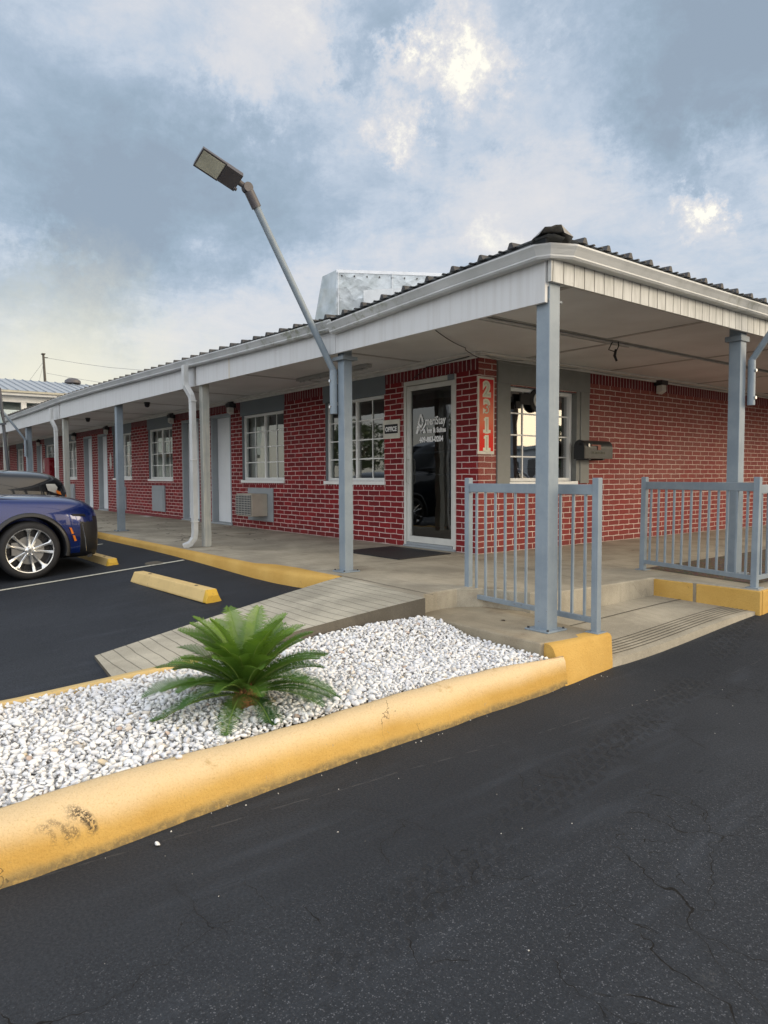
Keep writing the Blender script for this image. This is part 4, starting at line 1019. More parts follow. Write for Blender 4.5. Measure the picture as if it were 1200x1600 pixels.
# crumpled hip cap
mb = MB(); rings = []
for k, t_ in enumerate((-.16, -.08, .05, .3, .8, 2.0, 5.0)):
    c = Vector((.06-t_, -.06+t_, 2.618+.06*t_)); s2 = Vector((.7071, .7071, 0)); j = random.uniform
    w = .10 if k else .07; hgt = .040 if k in (2, 3) else .028
    rings.append([c-s2*w*1.3+Vector((j(-.02, .02), j(-.02, .02), -.02)), c-s2*w*.75+Vector((0, 0, .02+j(0, .02))), c-s2*w*.25+Vector((j(-.01, .01), 0, hgt)), c+s2*w*.25+Vector((0, j(-.01, .01), hgt+j(-.01, .012))),
                  c+s2*w*.8+Vector((0, 0, .028+j(0, .015))), c+s2*w*1.3+Vector((j(-.02, .02), j(-.02, .02), -.015))])
mb.loft(rings); P_(mb, 'hip_cap', simple('hip_cap_metal', (.26, .255, .25), .5, metal=.4, var=.3, scale=14))

# posts
def post(x, y, w, z0, z1, mat_, plate=True, rot=0):
    mb = MB(); mb.box((x-w/2, y-w/2, z0), (x+w/2, y+w/2, z1)); p = P_(mb, 'post', mat_, bevel=.006)
    if plate:
        mb = MB(); mb.box((x-w/2-.05, y-w/2-.05, z0), (x+w/2+.05, y+w/2+.05, z0+.012)); part(p, mb, 'base_plate', mat_, sub=motel, bevel=.003)
        for sx_, sy_ in ((1, 1), (1, -1), (-1, 1), (-1, -1)):
            mb = MB(); mb.lathe([(0, .012), (.008, .012), (.009, 0)], (x+sx_*(w/2+.03), y+sy_*(w/2+.03), z0+.012), (0, 0, 1), 6); part(p, mb, 'bolt', M['roof_dark'], sub=motel)
    return p
post(.012, -.005, .118, -.158, ZS, M['grey_paint'])
post(-2.565, .02, .105, 0, ZS, M['grey_paint'])
post(-5.93, -.0, .105, 0, ZS, M['wood'], False)
post(-9.62, .0, .115, 0, ZS, M['grey_paint'])
post(-13.3, .0, .11, 0, ZS, M['wood'], False)
post(-17.0, .0, .13, 0, ZS, M['grey_paint']); post(-20.15, 0, .12, 0, ZS, M['wood'], False); post(-23.7, 0, .12, 0, ZS, M['grey_paint']); post(-27.3, 0, .12, 0, ZS, M['grey_paint']); post(-31, 0, .12, 0, ZS, M['wood'], False)
post(.0, 2.86, .115, 0, ZS, M['grey_paint']); post(.0, 6.2, .12, 0, ZS, M['grey_paint']); post(.0, 9.6, .12, 0, ZS, M['grey_paint']); post(.0, 13, .12, 0, ZS, M['grey_paint'])
mb = MB(); mb.box((-.085, 2.775, 2.25), (.072, 2.945, 2.30)); mb.box((-2.66, -.07, 2.13), (-2.47, .11, 2.165)); mb.box((-.09, -.07, 2.2), (.07, .08, 2.215)); P_(mb, 'post_cap', M['grey_panel'])

# downspouts
def downspout(x, y):
    pts_ = [(x-.10, y-.06, 2.50), (x-.10, y-.06, 2.27), (x-.09, y-.06, 2.22), (x-.02, y-.01, 2.08), (x-.01, y, 2.02), (x, y, .22), (x-.005, y-.01, .13), (x-.03, y-.06, .05), (x-.07, y-.14, .015)]
    mb = MB()
    sec = [(-.045, -.034), (-.02, -.034), (0, -.030), (.02, -.034), (.045, -.034), (.045, .034), (.02, .030), (-.02, .030), (-.045, .034)]
    rings = []
    for i, p in enumerate(pts_):
        d = (Vector(pts_[min(i+1, len(pts_)-1)])-Vector(pts_[max(i-1, 0)])).normalized()
        a = Vector((1, 0, 0)); a = (a-d*a.dot(d)).normalized(); b2_ = a.cross(d)
        rings.append([Vector(p)+a*u*1.0+b2_*v for u, v in sec])
    mb.loft(rings, closed=True, cap=True)
    ds = P_(mb, 'downspout', M['gutter'], bevel=.004)
    mb = MB()
    for z in (2.0, 1.2, .35): mb.box((x-.052, y-.041, z), (x+.052, y+.041, z+.012))
    part(ds, mb, 'bracket', M['white_trim'], sub=motel)
downspout(-5.93, -.17); downspout(-13.42, -.17)

# vent covers under windows, decorative plaques
mb = None
for (a, b_, z0, z1) in ((-13.98, -13.15, .14, .77), (-16.78, -16.0, .10, .72), (-21.9, -21.1, .12, .75), (-24.8, -24.1, .12, .75)):
    mb = MB(); mb.box((a, WA-.03, z0), (b_, WA+.01, z1)); mb.box((a+.08, WA-.042, z0+.08), (b_-.08, WA-.031, z1-.12)); mb.box((a+.08, WA-.036, z1-.10), (b_-.08, WA-.031, z1-.095)); P_(mb, 'vent_cover', M['grey_light'], bevel=.004)
# conduits
mb = MB(); mb.tube([(-1.34, -.0, ZS-.022), (-1.30, 18, ZS-.022)], .012, 8); mb.tube([(-1.43, -.0, ZS-.018), (-1.41, 3.2, ZS-.018)], .008, 8)
P_(mb, 'conduit', simple('conduit_paint', (.50, .49, .47), .5))

# ------------------------------------------------------------------ things on the motel
# roof unit wrapped in foil
def camray(x, y, d): return Vector((3.3, -4.08, .97))+(rt*((x-600)/F_PX)-up*((y-800)/F_PX)+fw)*d
duct = empty('rooftop_duct', (-3.3, .6, 2.6), 'silver foil wrapped box duct with taped patches sitting on the motel roof', 'duct')
A0 = Vector((-3.29, .42, 2.60)); B0 = A0+Vector((.80, 1.14, 0))*1.9; nrm = Vector((-.55, .02, 0)); 
h0 = Vector((0, 0, .665)); h1 = Vector((0, 0, .60))
mb = MB()
taper = Vector((.06, -.03, 0))
base = [A0-taper*1.2, B0, B0+nrm, A0+nrm-taper*1.5]; top = [A0+h0+taper*.2, B0+h1, B0+nrm*.85+h1, A0+nrm*.55+h0]
# subdivided crumpled faces
def sub_quad(mb, a, b_, c, d, n, m_, amp):
    nn = (b_-a).cross(d-a).normalized(); rows = []
    for j in range(m_+1):
        rows.append([a.lerp(b_, i/n).lerp(d.lerp(c, i/n), j/m_)+nn*(random.uniform(-amp, amp) if 0 < i < n and 0 < j < m_ else 0) for i in range(n+1)])
    mb.loft(rows)
sub_quad(mb, base[0], base[1], top[1], top[0], 14, 4, .004); sub_quad(mb, base[3], base[0], top[0], top[3], 4, 4, .006)
sub_quad(mb, top[0], top[1], top[2], top[3], 14, 5, .004); sub_quad(mb, base[1], base[2], top[2], top[1], 6, 6, .01); sub_quad(mb, base[2], base[3], top[3], top[2], 10, 6, .01)
part(duct, mb, 'duct_body', M['foil'])
mb = MB(); dX = (B0-A0).normalized(); out = Vector((.82, -.57, 0))
pa = A0+dX*.30+out*.02+Vector((0, 0, .20)); pb = A0+dX*1.7+out*.02+Vector((0, 0, .30)); mb.hexa([pa, pb, pb+out*.008, pa+out*.008], [pa+Vector((0, 0, .24)), pb+Vector((0, 0, .24)), pb+Vector((0, 0, .24))+out*.008, pa+Vector((0, 0, .24))+out*.008])
part(duct, mb, 'patch_panel', simple('patch_metal', (.55, .58, .60), .45, metal=.3))
mb = MB(); pa = A0+out*.02-dX*.16
sub_quad(mb, pa-Vector((.12, 0, .04)), pa+dX*.55-Vector((0, 0, .03))+out*.06, pa+dX*.5+Vector((0, 0, .10)), pa+Vector((0, 0, .12)), 10, 3, .02)
part(duct, mb, 'foil_skirt', M['foil'])
for k in (.02, .62, 1.25, 1.9):
    mb = MB(); q0 = A0+dX*k+out*.012; mb.beam(q0, q0+Vector((0, 0, .655-.03*k)), .035, .006, dX); part(duct, mb, 'seam', simple('seam_tape', (.66, .68, .70), .4, metal=.4))
mb = MB(); mb.beam(A0+h0+out*.01+Vector((0, 0, -.012)), B0+h1+out*.01+Vector((0, 0, -.012)), .012, .035); part(duct, mb, 'edge_strip', bpy.data.materials['seam_tape'])
for k in range(14):
    q0 = A0+dX*(.06+.14*k)+out*.02+Vector((0, 0, .60-.004*k)); mb = MB(); mb.lathe([(0, .004), (.009, .004), (.009, 0)], q0, out, 8); part(duct, mb, 'screw', M['roof_dark'])

# flood lights on arms
def flood(base_pt, horiz, elev, L, label, bracket_side, scale=1., tilt=10., roll=0.):
    b_ = Vector(base_pt); t0 = empty('floodlight', b_, label, 'outdoor light', 'arm mounted floodlights on the porch posts')
    h = Vector(horiz).normalized(); d = h*math.cos(R(elev))+Vector((0, 0, math.sin(R(elev)))); side = h.cross(Vector((0, 0, 1)))
    arm = MB(); tip = b_+d*L
    arm.tube([b_-Vector((0, 0, .0)), b_+d*.02, tip], .030*scale, 14); part(t0, arm, 'arm', M['grey_paint'], smooth=True)
    br = MB(); br.tube([b_-Vector((0, 0, .43)), b_+Vector((0, 0, .005))], .035*scale, 14); brk = part(t0, br, 'bracket', M['grey_paint'], smooth=True)
    bo = MB()
    for z in (-.10, -.36): 
        bo.tube([b_+Vector((0, 0, z))-h*.01, b_+Vector((0, 0, z))+h*.045], .009, 8)
        bo.lathe([(0, 0), (.016, 0), (.016, .012), (0, .012)], b_+Vector((0, 0, z))+h*.036, h, 6)
    part(brk, bo, 'bolt', M['chrome'], sub=t0)
    kn = MB(); kn.tube([tip-d*.10, tip+d*.05], .042*scale, 14)
    hd = (h*math.cos(R(tilt))+Vector((0, 0, math.sin(R(tilt)))))
    kc = tip+d*.085; kn.lathe([(0, -.035), (.045, -.035), (.048, 0), (.045, .035), (0, .035)], kc, side, 18)
    kn.tube([kc, kc+hd*.10], .026, 10)
    part(t0, kn, 'knuckle', M['lamp_brown'], smooth=True)
    upn = side.cross(hd); upn = upn if upn.z > 0 else -upn
    if roll: q_ = Matrix.Rotation(R(roll), 3, hd); upn = q_@upn; side = q_@side
    o0 = kc+hd*.09
    def bxo(mb, x0, x1, y0, y1, z0, z1, tp=1.):
        P8 = []
        for zz, k in ((z0, 1.), (z1, tp)):
            P8.append([o0+(hd*x+side*y*k+upn*zz)*.88 for x, y in ((x0, y0), (x1, y0), (x1, y1), (x0, y1))])
        mb.hexa(P8[0], P8[1])
    hm = MB(); bxo(hm, 0, .19, -.105, .105, -.035, .050, .85); bxo(hm, .19, .46, -.115, .115, -.030, .030, .86)
    for k in range(7): bxo(hm, .03+k*.022, .036+k*.022, -.08, .08, .05, .065)
    bxo(hm, -.03, 0, -.02, .02, -.02, .03); bxo(hm, -.014, .02, .05, .075, -.06, -.03)
    part(t0, hm, 'lamp_head', M['lamp_brown'], bevel=.008)
    ln = MB(); bxo(ln, .205, .445, -.095, .095, -.0335, -.0302); part(t0, ln, 'lens', simple('lens_yellowed', (.52, .52, .42), .3))
    return t0
ROLLA = 32
fl1 = flood((-2.64, -.070, 2.03), (-.087, -1, 0), 61, 1.76, 'nearest grey arm floodlight, brown lamp head high against the clouds', Vector((-1, 0, 0)), tilt=22, roll=ROLLA, scale=1.1)
fl2 = flood((.105, 2.93, 2.07), (1, .0, 0), 55, 1.66, 'grey arm floodlight on the far right porch post, cut off by the picture edge', Vector((0, -1, 0)), tilt=10)
fl3 = flood((-16.9, -.1, 1.95), (0, -1, 0), 55, 1.66, 'distant dark arm floodlight on a porch post above the parked cars at far left', Vector((-1, 0, 0)), tilt=10)

# leaning pole with a small panel at the far left
pl_ = empty('leaning_pole', (-11.3, -1.5, -.2), 'thin dark pole leaning over the parked cars with a small grey panel at its side', 'pole')
a = camray(17, 770, 13.6); b_ = camray(-1, 606, 13.6)
mb = MB(); mb.tube([a-(b_-a)*.55, b_], .030, 10); part(pl_, mb, 'post', simple('pole_dark', (.05, .055, .065), .5), smooth=True)
c = camray(1, 648, 13.55); mb = MB(); mb.hexa([c+Vector((-.22, -.20, -.20)), c+Vector((.03, .03, -.16)), c+Vector((.05, .01, -.16)), c+Vector((-.20, -.22, -.20))], [c+Vector((-.22, -.20, .14)), c+Vector((-.02, -.02, .12)), c+Vector((.0, -.04, .12)), c+Vector((-.20, -.22, .14))])
part(pl_, mb, 'panel', simple('panel_grey', (.34, .42, .42), .4))
mb = MB(); mb.beam(c+Vector((-.22, -.2, -.21)), c+Vector((.09, .07, -.175)), .03, .03); part(pl_, mb, 'panel_rail', simple('rail_dark', (.05, .055, .065), .5))

# wall lights
def wall_light(p, axis, label):
    p = Vector(p); t0 = empty('wall_light', p, label, 'wall light', 'security lights under the porch roof')
    n_ = Vector((0, -1, 0)) if axis == 'A' else Vector((1, 0, 0)); s_ = Vector((1, 0, 0)) if axis == 'A' else Vector((0, 1, 0)); u_ = Vector((0, 0, 1))
    mb = MB()
    def hx(mb, a0, a1, w0, w1, z0a, z0b, z1a, z1b):
        mb.hexa([p+n_*a0-s_*w0+u_*z0a, p+n_*a0+s_*w0+u_*z0a, p+n_*a1+s_*w1+u_*z1a, p+n_*a1-s_*w1+u_*z1a], [p+n_*a0-s_*w0+u_*z0b, p+n_*a0+s_*w0+u_*z0b, p+n_*a1+s_*w1+u_*z1b, p+n_*a1-s_*w1+u_*z1b])
    hx(mb, .002, .045, .11, .11, .02, .16, .02, .15); hx(mb, .045, .13, .11, .09, .05, .15, .03, .10)
    part(t0, mb, 'housing', M['black_plastic'], bevel=.004)
    mb = MB(); hx(mb, .03, .12, .085, .065, -.11, .02, -.07, .03); part(t0, mb, 'diffuser', simple('diffuser', (.62, .61, .56), .3), bevel=.01)
for x, z, l in ((-9.47, 2.30, 'black wall light with white diffuser between the nearest white door and the window'), (-12.55, 2.30, 'black wall light with white diffuser just left of the downspout beside the office end'),
                (-17.45, 2.30, 'wall light seen just left of the third grey porch post'), (-20.9, 2.28, 'small wall light above the far pair of doors'), (-25.9, 2.28, 'farthest wall light, tiny, near the grey post at far left')):
    wall_light((x, WA, z), 'A', l)
wall_light((WB, 6.15, 2.34), 'B', 'black wall light with white diffuser alone on the right brick wall')

# bullet camera bracket near the office, loose black bits under the soffit
sc_ = empty('security_camera', (-2.9, .52, ZS), 'small black camera bracket hanging under the soffit right of the floodlight post', 'camera')
mb = MB(); mb.tube([(-2.72, .22, ZS-.01), (-2.70, .24, ZS-.05), (-2.58, .30, ZS-.12)], .008, 8); mb.tube([(-2.60, .27, ZS-.13), (-2.52, .35, ZS-.10)], [.012, .02], 8); part(sc_, mb, 'arm', M['wire_black'])
mb = MB(); mb.lathe([(0, 0), (.03, 0), (.024, .03), (0, .035)], (-2.72, .22, ZS), (0, 0, -1), 12); part(sc_, mb, 'base', M['wire_black'])
for (x, y, l) in ((-10.7, .9, 'black dome camera under the soffit in the middle of the porch'), (-15.2, 1.0, 'dark dome fixture under the soffit near the far posts')):
    t0 = empty('dome_camera', (x, y, ZS), l, 'camera')
    mb = MB(); mb.lathe([(0, 0), (.06, 0), (.06, .03), (0, .03)], (x, y, ZS), (0, 0, -1), 16); part(t0, mb, 'mount', M['black_plastic'])
    mb = MB(); mb.lathe([(.05, .03), (.052, .06), (.035, .095), (0, .105)], (x, y, ZS), (0, 0, -1), 16); part(t0, mb, 'dome', M['car_trim'], smooth=True)
mb = MB(); pts_ = [(-1.32, 2.75, ZS-.02), (-1.36, 2.74, ZS-.10), (-1.30, 2.79, ZS-.13), (-1.26, 2.78, ZS-.07), (-1.28, 2.80, ZS-.02)]
mb.tube(pts_, .007, 6); mb.tube([(-1.30, 2.79, ZS-.10), (-1.31, 2.78, ZS-.17), (-1.29, 2.79, ZS-.23)], [.013, .016, .012], 8)
tag(mb.build('loose_wire', M['wire_black']), 'black cable end dangling from the soffit right of the corner post', 'cable')
tube_l = empty('tube_light', (-5.1, 1.55, ZS-.03), 'slim fluorescent batten fixed under the soffit left of the office door', 'tube light')
mb = MB(); mb.box((-6.0, 1.51, ZS-.05), (-4.2, 1.60, ZS-.004)); part(tube_l, mb, 'housing', simple('tube_housing', (.36, .36, .35), .5), bevel=.006)
mb = MB(); mb.tube([(-5.95, 1.555, ZS-.062), (-4.25, 1.555, ZS-.062)], .012, 8); part(tube_l, mb, 'tube', simple('tube_glass', (.45, .45, .43), .3))
# cables draped along the top of the walls
def sag(p, q, n, s_): return [Vector(p).lerp(Vector(q), i/n)-Vector((0, 0, s_*4*(i/n)*(1-i/n))) for i in range(n+1)]
mb = MB(); pts_ = []
ks = [(WB+.06, WA+.05, 2.44), (WB+.06, 3.0, 2.45), (WB+.06, 4.2, 2.45), (WB+.06, 6.0, 2.45), (WB+.06, 8.5, 2.45), (WB+.06, 12, 2.45), (WB+.06, 16, 2.45)]
for i in range(len(ks)-1): pts_ += sag(ks[i], ks[i+1], 8, .03)
mb.tube(pts_, .005, 6); mb.tube(sag((WB+.07, WA+.06, 2.43), (WB+.07, 3.4, 2.44), 10, .07), .004, 6)
tag(mb.build('cable', M['wire_grey']), 'thin grey cable looped along the top of the right brick wall', 'cable')
mb = MB(); pts_ = sag((-2.0, .7, ZS-.012), (-2.55, 1.7, ZS-.02), 8, .02)+sag((-2.6, 1.75, ZS-.03), (WB+.07, WA-.05, ZS-.07), 6, .01); mb.tube(pts_, .005, 6)
mb.tube([(-2.9, WA-.06, ZS-.03), (-3.3, WA-.05, ZS-.045), (-3.7, WA-.05, ZS-.06), (-3.9, WA-.03, ZS-.14), (-4.0, WA-.02, ZS-.17)], .006, 6)
tag(mb.build('cable', M['wire_black']), 'black cable running over the soffit above the office door', 'cable')

# number sign 2311
ns = empty('number_sign', (WB, 2.29, 1.25), 'tall narrow red sign with the numbers 2311 down it, on the brick corner', 'sign')
mb = MB(); mb.box((WB+.004, 2.145, 1.235), (WB+.016, 2.435, 2.185)); part(ns, mb, 'backing', M['sign_cream'], bevel=.003)
mb = MB(); mb.box((WB+.016, 2.17, 1.275), (WB+.022, 2.412, 2.155)); part(ns, mb, 'panel', M['num_face'])
for i, ch in enumerate('2311'):
    zc = 1.955-i*.222; oy = 2.291
    text_mesh('digit', ch, .235, (WB+.0235, oy, zc), (0, 1, 0), Uz, M['digit_cream'], ns, sx=1.0, bold=.022, extrude=.001, align='CENTER')
    if ch == '1':
        mb = MB(); mb.box((WB+.022, oy-.062, zc-.014), (WB+.025, oy+.068, zc+.026)); part(ns, mb, 'digit_serif', M['digit_cream'])
        mb = MB(); mb.box((WB+.022, oy-.05, zc+.135), (WB+.025, oy+.02, zc+.165)); part(ns, mb, 'digit_serif', M['digit_cream'])
    text_mesh('digit', ch, .235, (WB+.0262, oy, zc), (0, 1, 0), Uz, M['digit_grey'], ns, sx=1.0, bold=-.001, extrude=.0006, align='CENTER')
    text_mesh('digit', ch, .235, (WB+.0278, oy, zc), (0, 1, 0), Uz, M['digit_cream'], ns, sx=1.0, bold=-.008, extrude=.0005, align='CENTER')
# office sign
os_ = empty('office_sign', (-4.49, WA, 1.5), 'small square sign reading OFFICE in white on black beside the glass door', 'sign')
mb = MB(); mb.box((-4.675, WA-.016, 1.50), (-4.305, WA-.004, 1.765)); part(os_, mb, 'plate', M['sign_cream'], bevel=.003)
mb = MB(); mb.box((-4.635, WA-.020, 1.572), (-4.345, WA-.016, 1.70)); part(os_, mb, 'panel', M['dark'])
text_mesh('lettering', 'OFFICE', .088, (-4.49, WA-.0215, 1.604), Rx, Uz, M['letter_white'], os_, sx=.90, bold=.0035, align='CENTER')
# open sign in the office window
op = empty('open_sign', (WB-.2, 3.3, 1.95), 'dark round-lettered hanging sign showing a grey ring inside the right office window', 'sign')
mb = MB(); mb.lathe([(0, 0), (.155, 0), (.155, .03), (0, .03)], (WB-.062, 3.33, 1.965), (1, 0, 0), 28)
mb.box((WB-.062, 2.98, 1.90), (WB-.036, 3.20, 2.04)); mb.box((WB-.062, 2.90, 1.84), (WB-.036, 2.99, 1.93)); part(op, mb, 'backing', M['dark'])
mb = MB(); mb.lathe([(.070, .0), (.10, .0), (.10, .012), (.070, .012)], (WB-.030, 3.33, 1.965), (1, 0, 0), 28, close=True); part(op, mb, 'letter', simple('ring_grey', (.62, .63, .58), .4), smooth=False)
# mailbox
mbx = empty('mailbox', (WB+.2, 4.3, 1.22), 'black arched-top metal mailbox on the right brick wall beside the office window', 'mailbox')
def arch(y, zc0=1.20, w=.085, h=.25):
    return [Vector((WB+.13+w*2*(u-.5)+.04, y, z)) for u, z in [(0, zc0), (1, zc0), (1, zc0+h*.55)]]+[Vector((WB+.17+w*math.cos(a_), y, zc0+h*.60+h*.40*math.sin(a_))) for a_ in np.linspace(0, math.pi, 9)]+[Vector((WB+.085, y, zc0+h*.55))]
mb = MB(); mb.loft([arch(3.96), arch(4.60)], closed=True, cap=True); part(mbx, mb, 'body', M['mailbox'], smooth=True, angle=35)
mb = MB(); mb.loft([arch(3.945, 1.195, .089, .26), arch(3.975, 1.195, .089, .26)], closed=True, cap=True); mb.box((WB+.15, 3.925, 1.38), (WB+.19, 3.95, 1.41)); part(mbx, mb, 'door', simple('mailbox_door', (.014, .014, .015), .4), smooth=True, angle=35)
mb = MB(); mb.box((WB+.258, 4.02, 1.355), (WB+.266, 4.06, 1.40)); part(mbx, mb, 'latch', M['chrome'])
mb = MB(); mb.box((WB+.258, 4.10, 1.375), (WB+.264, 4.28, 1.39)); mb.box((WB+.258, 4.24, 1.32), (WB+.265, 4.31, 1.39)); part(mbx, mb, 'flag', simple('faded_flag', (.28, .10, .07), .6))
mb = MB()
for k in range(9): mb.box((WB+.2575, 4.12+k*.035, 1.265), (WB+.260, 4.14+k*.035, 1.295))
part(mbx, mb, 'raised_strip', simple('raised_dull', (.12, .12, .09), .6))
mb = MB(); mb.box((WB, 4.1, 1.18), (WB+.22, 4.14, 1.20)); mb.box((WB, 4.42, 1.18), (WB+.22, 4.46, 1.20)); part(mbx, mb, 'bracket', M['black_plastic'])
# window air conditioner
ac = empty('air_conditioner', (-8.4, WA, .16), 'beige wall air conditioner sticking out of a grey plate under the nearer window', 'air conditioner')
mb = MB(); mb.box((-8.88, WA-.02, .15), (-7.91, WA+.01, .76)); part(ac, mb, 'mounting_plate', M['grey_light'], bevel=.004)
mb = MB(); mb.box((-8.72, WA-.34, .25), (-8.10, WA-.02, .66)); part(ac, mb, 'body', M['beige'], bevel=.012)
mb = MB(); mb.box((-8.70, WA-.352, .27), (-8.12, WA-.341, .64)); part(ac, mb, 'grille', simple('grille_dark', (.10, .105, .105), .5))
mb = MB()
for k in range(9): z = .285+k*.042; mb.box((-8.71, WA-.362, z), (-8.11, WA-.353, z+.012))
for k in range(6): x = -8.70+k*.115; mb.box((x, WA-.366, .27), (x+.012, WA-.3625, .64))
part(ac, mb, 'louvre', simple('louvre_beige', (.42, .41, .37), .5))
# red machine at far
rm = empty('vending_machine', (-24, 2.0, 0), 'dark red machine standing against the far brick wall behind the downspout', 'machine')
mb = MB(); mb.box((-24.3, 1.95, 0), (-23.62, WA-.02, 1.68)); part(rm, mb, 'cabinet', M['red_box'], bevel=.02)
mb = MB(); mb.box((-23.618, 1.98, .9), (-23.605, 2.12, 1.6)); part(rm, mb, 'panel', simple('red_panel', (.22, .01, .02), .25))
# plaques
for (x, l) in ((-17.28, 'white diamond lattice plaque on the brick beside the third post'), (-25.3, 'farther white diamond lattice plaque, small, on the brick at far left')):
    mb = MB(); 
    for (cx, cz, r_) in ((0, 0, .10), (0, .17, .06), (0, -.17, .06), (.07, .09, .04), (-.07, .09, .04), (.07, -.09, .04), (-.07, -.09, .04)):
        mb.prism([(x+cx-r_, WA-.012, 1.42+cz), (x+cx, WA-.012-cz*.004-cx*.004, 1.42+cz-r_*1.3), (x+cx+r_, WA-.012, 1.42+cz), (x+cx, WA-.012, 1.42+cz+r_*1.3)], (0, .009+cz*.003+cx*.003, 0))
    tag(mb.build('wall_plaque', M['plaque']), l, 'plaque')
# mats
def mat_obj(poly, label):
    mb = MB(); mb.prism([(x, y, .002) for x, y in poly][::-1], (0, 0, .012)); o = mb.build('doormat', M['rubber'], bevel=.003); tag(o, label, 'doormat', 'black rubber doormats'); return o
def matm():
    m_, t, b = newmat('ribbed_rubber'); P = pos(t); x, y, z = t.sep(P)
    g = t.math('MULTIPLY', t.math('SINE', t.math('MULTIPLY', x, 260.)), t.math('SINE', t.math('MULTIPLY', y, 260.)))
    t.put(b.inputs['Base Color'], t.mix(t.rng(g, -.2, .6), (.010, .010, .011), (.034, .034, .037))); b.inputs['Roughness'].default_value = .6
    bump(t, b, g, .8, .004); return m_
M['rubber'] = matm()
mat_obj([(-4.15, 1.05), (-2.97, 1.05), (-3.03, 1.93), (-4.20, 1.93)], 'black ribbed rubber mat in front of the glass office door')
mat_obj([(-20.0, 1.3), (-19.1, 1.3), (-19.1, 2.0), (-20.0, 2.0)], 'small dark mat in front of the far white doors')
# debris
mb = MB(); c = Vector((-.42, -.02, -.155)); mb.add([c, c+Vector((.03, .012, .008)), c+Vector((.055, 0, .002)), c+Vector((.03, -.012, .010))], [(0, 1, 2, 3)]); tag(mb.build('dead_leaf', simple('leaf_dark', (.03, .018, .012), .8)), 'small dark dead leaf on the concrete pad left of the corner post', 'leaf')
mb = MB(); sub_quad(mb, Vector((-14.3, 1.9, .005)), Vector((-13.6, 1.88, .005)), Vector((-13.65, 2.05, .01)), Vector((-14.25, 2.08, .01)), 6, 4, .008); tag(mb.build('cloth_scrap', M['plaque']), 'white scrap lying on the walkway at the foot of the far brick wall', 'cloth')
# flat drain stone beside the downspout
mb = MB(); mb.lathe([(0, .035), (.14, .035), (.19, .028), (.21, .0)], (-5.55, -.80, park_z(0, -.8)), (0, 0, 1), 22); o = mb.build('splash_stone', M['concrete_edge'], smooth=True); o.scale = (1, 1, 1); tag(o, 'flat worn concrete splash stone on the asphalt below the downspout', 'stone block')

# ------------------------------------------------------------------ railings
def railing(p, q, z0p, z0q, h, n, label, name='railing', end_posts=(1, 1), lean=(0, 0, 0)):
    p = Vector((*p, z0p)); q = Vector((*q, z0q)); t0 = empty(name, p, label, 'railing'); ln = Vector(lean)
    for k, (e, on) in enumerate(((p, end_posts[0]), (q, end_posts[1]))):
        if not on: continue
        mb = MB(); mb.beam(e, e+Vector((0, 0, h))+ln, .052, .052, (0, 1, 0)); po = part(t0, mb, 'post', M['grey_paint'], bevel=.004)
        mb = MB(); mb.box((e.x-.055, e.y-.055, e.z), (e.x+.055, e.y+.055, e.z+.009)); part(po, mb, 'base_plate', M['grey_paint'], sub=t0, bevel=.002)
    zt = h-.085
    mb = MB(); mb.beam(p+Vector((0, 0, zt))+ln*.9, q+Vector((0, 0, zt))+ln*.9, .036, .075); part(t0, mb, 'top_rail', M['grey_paint'], bevel=.004)
    mb = MB(); mb.beam(p+Vector((0, 0, .085)), q+Vector((0, 0, .085)), .030, .040); part(t0, mb, 'bottom_rail', M['grey_paint'], bevel=.003)
    for i in range(1, n+1):
        e = p.lerp(q, (i-.12)/(n+.76)); j = Vector((random.uniform(-.004, .004), random.uniform(-.004, .004), 0))
        mb = MB(); mb.beam(e+Vector((0, 0, .10)), e+Vector((0, 0, zt-.03))+ln*.85+j, .019, .019, (0, 1, 0)); part(t0, mb, 'baluster', M['grey_paint'], bevel=.003)
    return t0
railing((-1.075, .285), (.30, .195), -.158, -.158, 1.11, 11, 'short grey steel railing crossing behind the corner porch post')
railing((-.72, 2.44), (.545, 2.10), 0, 0, .95, 12, 'grey steel railing above the yellow step edge at the right', lean=(.012, 0, 0))
railing((.545, 2.10), (.50, 4.7), 0, 0, .93, 20, 'grey steel railing running back along the planting strip at the right edge', end_posts=(0, 1))

# ------------------------------------------------------------------ wheel stops
def wheel_stop(x0, x1, y, label, dz=0, yaw=0):
    t0 = empty('wheel_stop', ((x0+x1)/2, y, park_z(0, y)), label, 'wheel stop', 'concrete wheel stops')
    z = park_z(0, y)+.004; L = x1-x0; pr = [(-.085, 0), (.085, 0), (.085, .02), (.055, .12), (-.055, .12), (-.085, .02)]
    def pt(x, yy_, zz):
        d = x-(x0+x1)/2; return ((x0+x1)/2+d*math.cos(yaw)-yy_*math.sin(yaw), y+d*math.sin(yaw)+yy_*math.cos(yaw), z+zz)
    rings = [[pt(x, yy_*k, zz*k2) for yy_, zz in pr] for x, k, k2 in ((x0, .93, .62), (x0+.05, 1, 1), ((x0+x1)/2, 1, 1), (x1-.05, 1, 1), (x1, .93, .55))]
    mb = MB(); mb.loft(rings, closed=True)
    mb.add(rings[0][::-1], [tuple(range(6))], 1); mb.add(rings[-1], [tuple(range(6))], 1)
    # paint end faces
    mb.mi = [1 if i >= 18 and i < 24 else m_ for i, m_ in enumerate(mb.mi)]
    part(t0, mb, 'block', [M['yellow_stop'], M['yellow_end']], bevel=.008)
    mb = MB()
    for x in (x0+.35, x1-.35): mb.lathe([(0, .001), (.018, .001), (.018, .004), (0, .004)], pt(x, 0, .12), (0, 0, 1), 10)
    part(t0, mb, 'pin', M['roof_dark'])
wheel_stop(-4.58, -2.78, -1.38, 'cream and yellow concrete wheel stop in the empty bay beside the ramp', yaw=R(3))
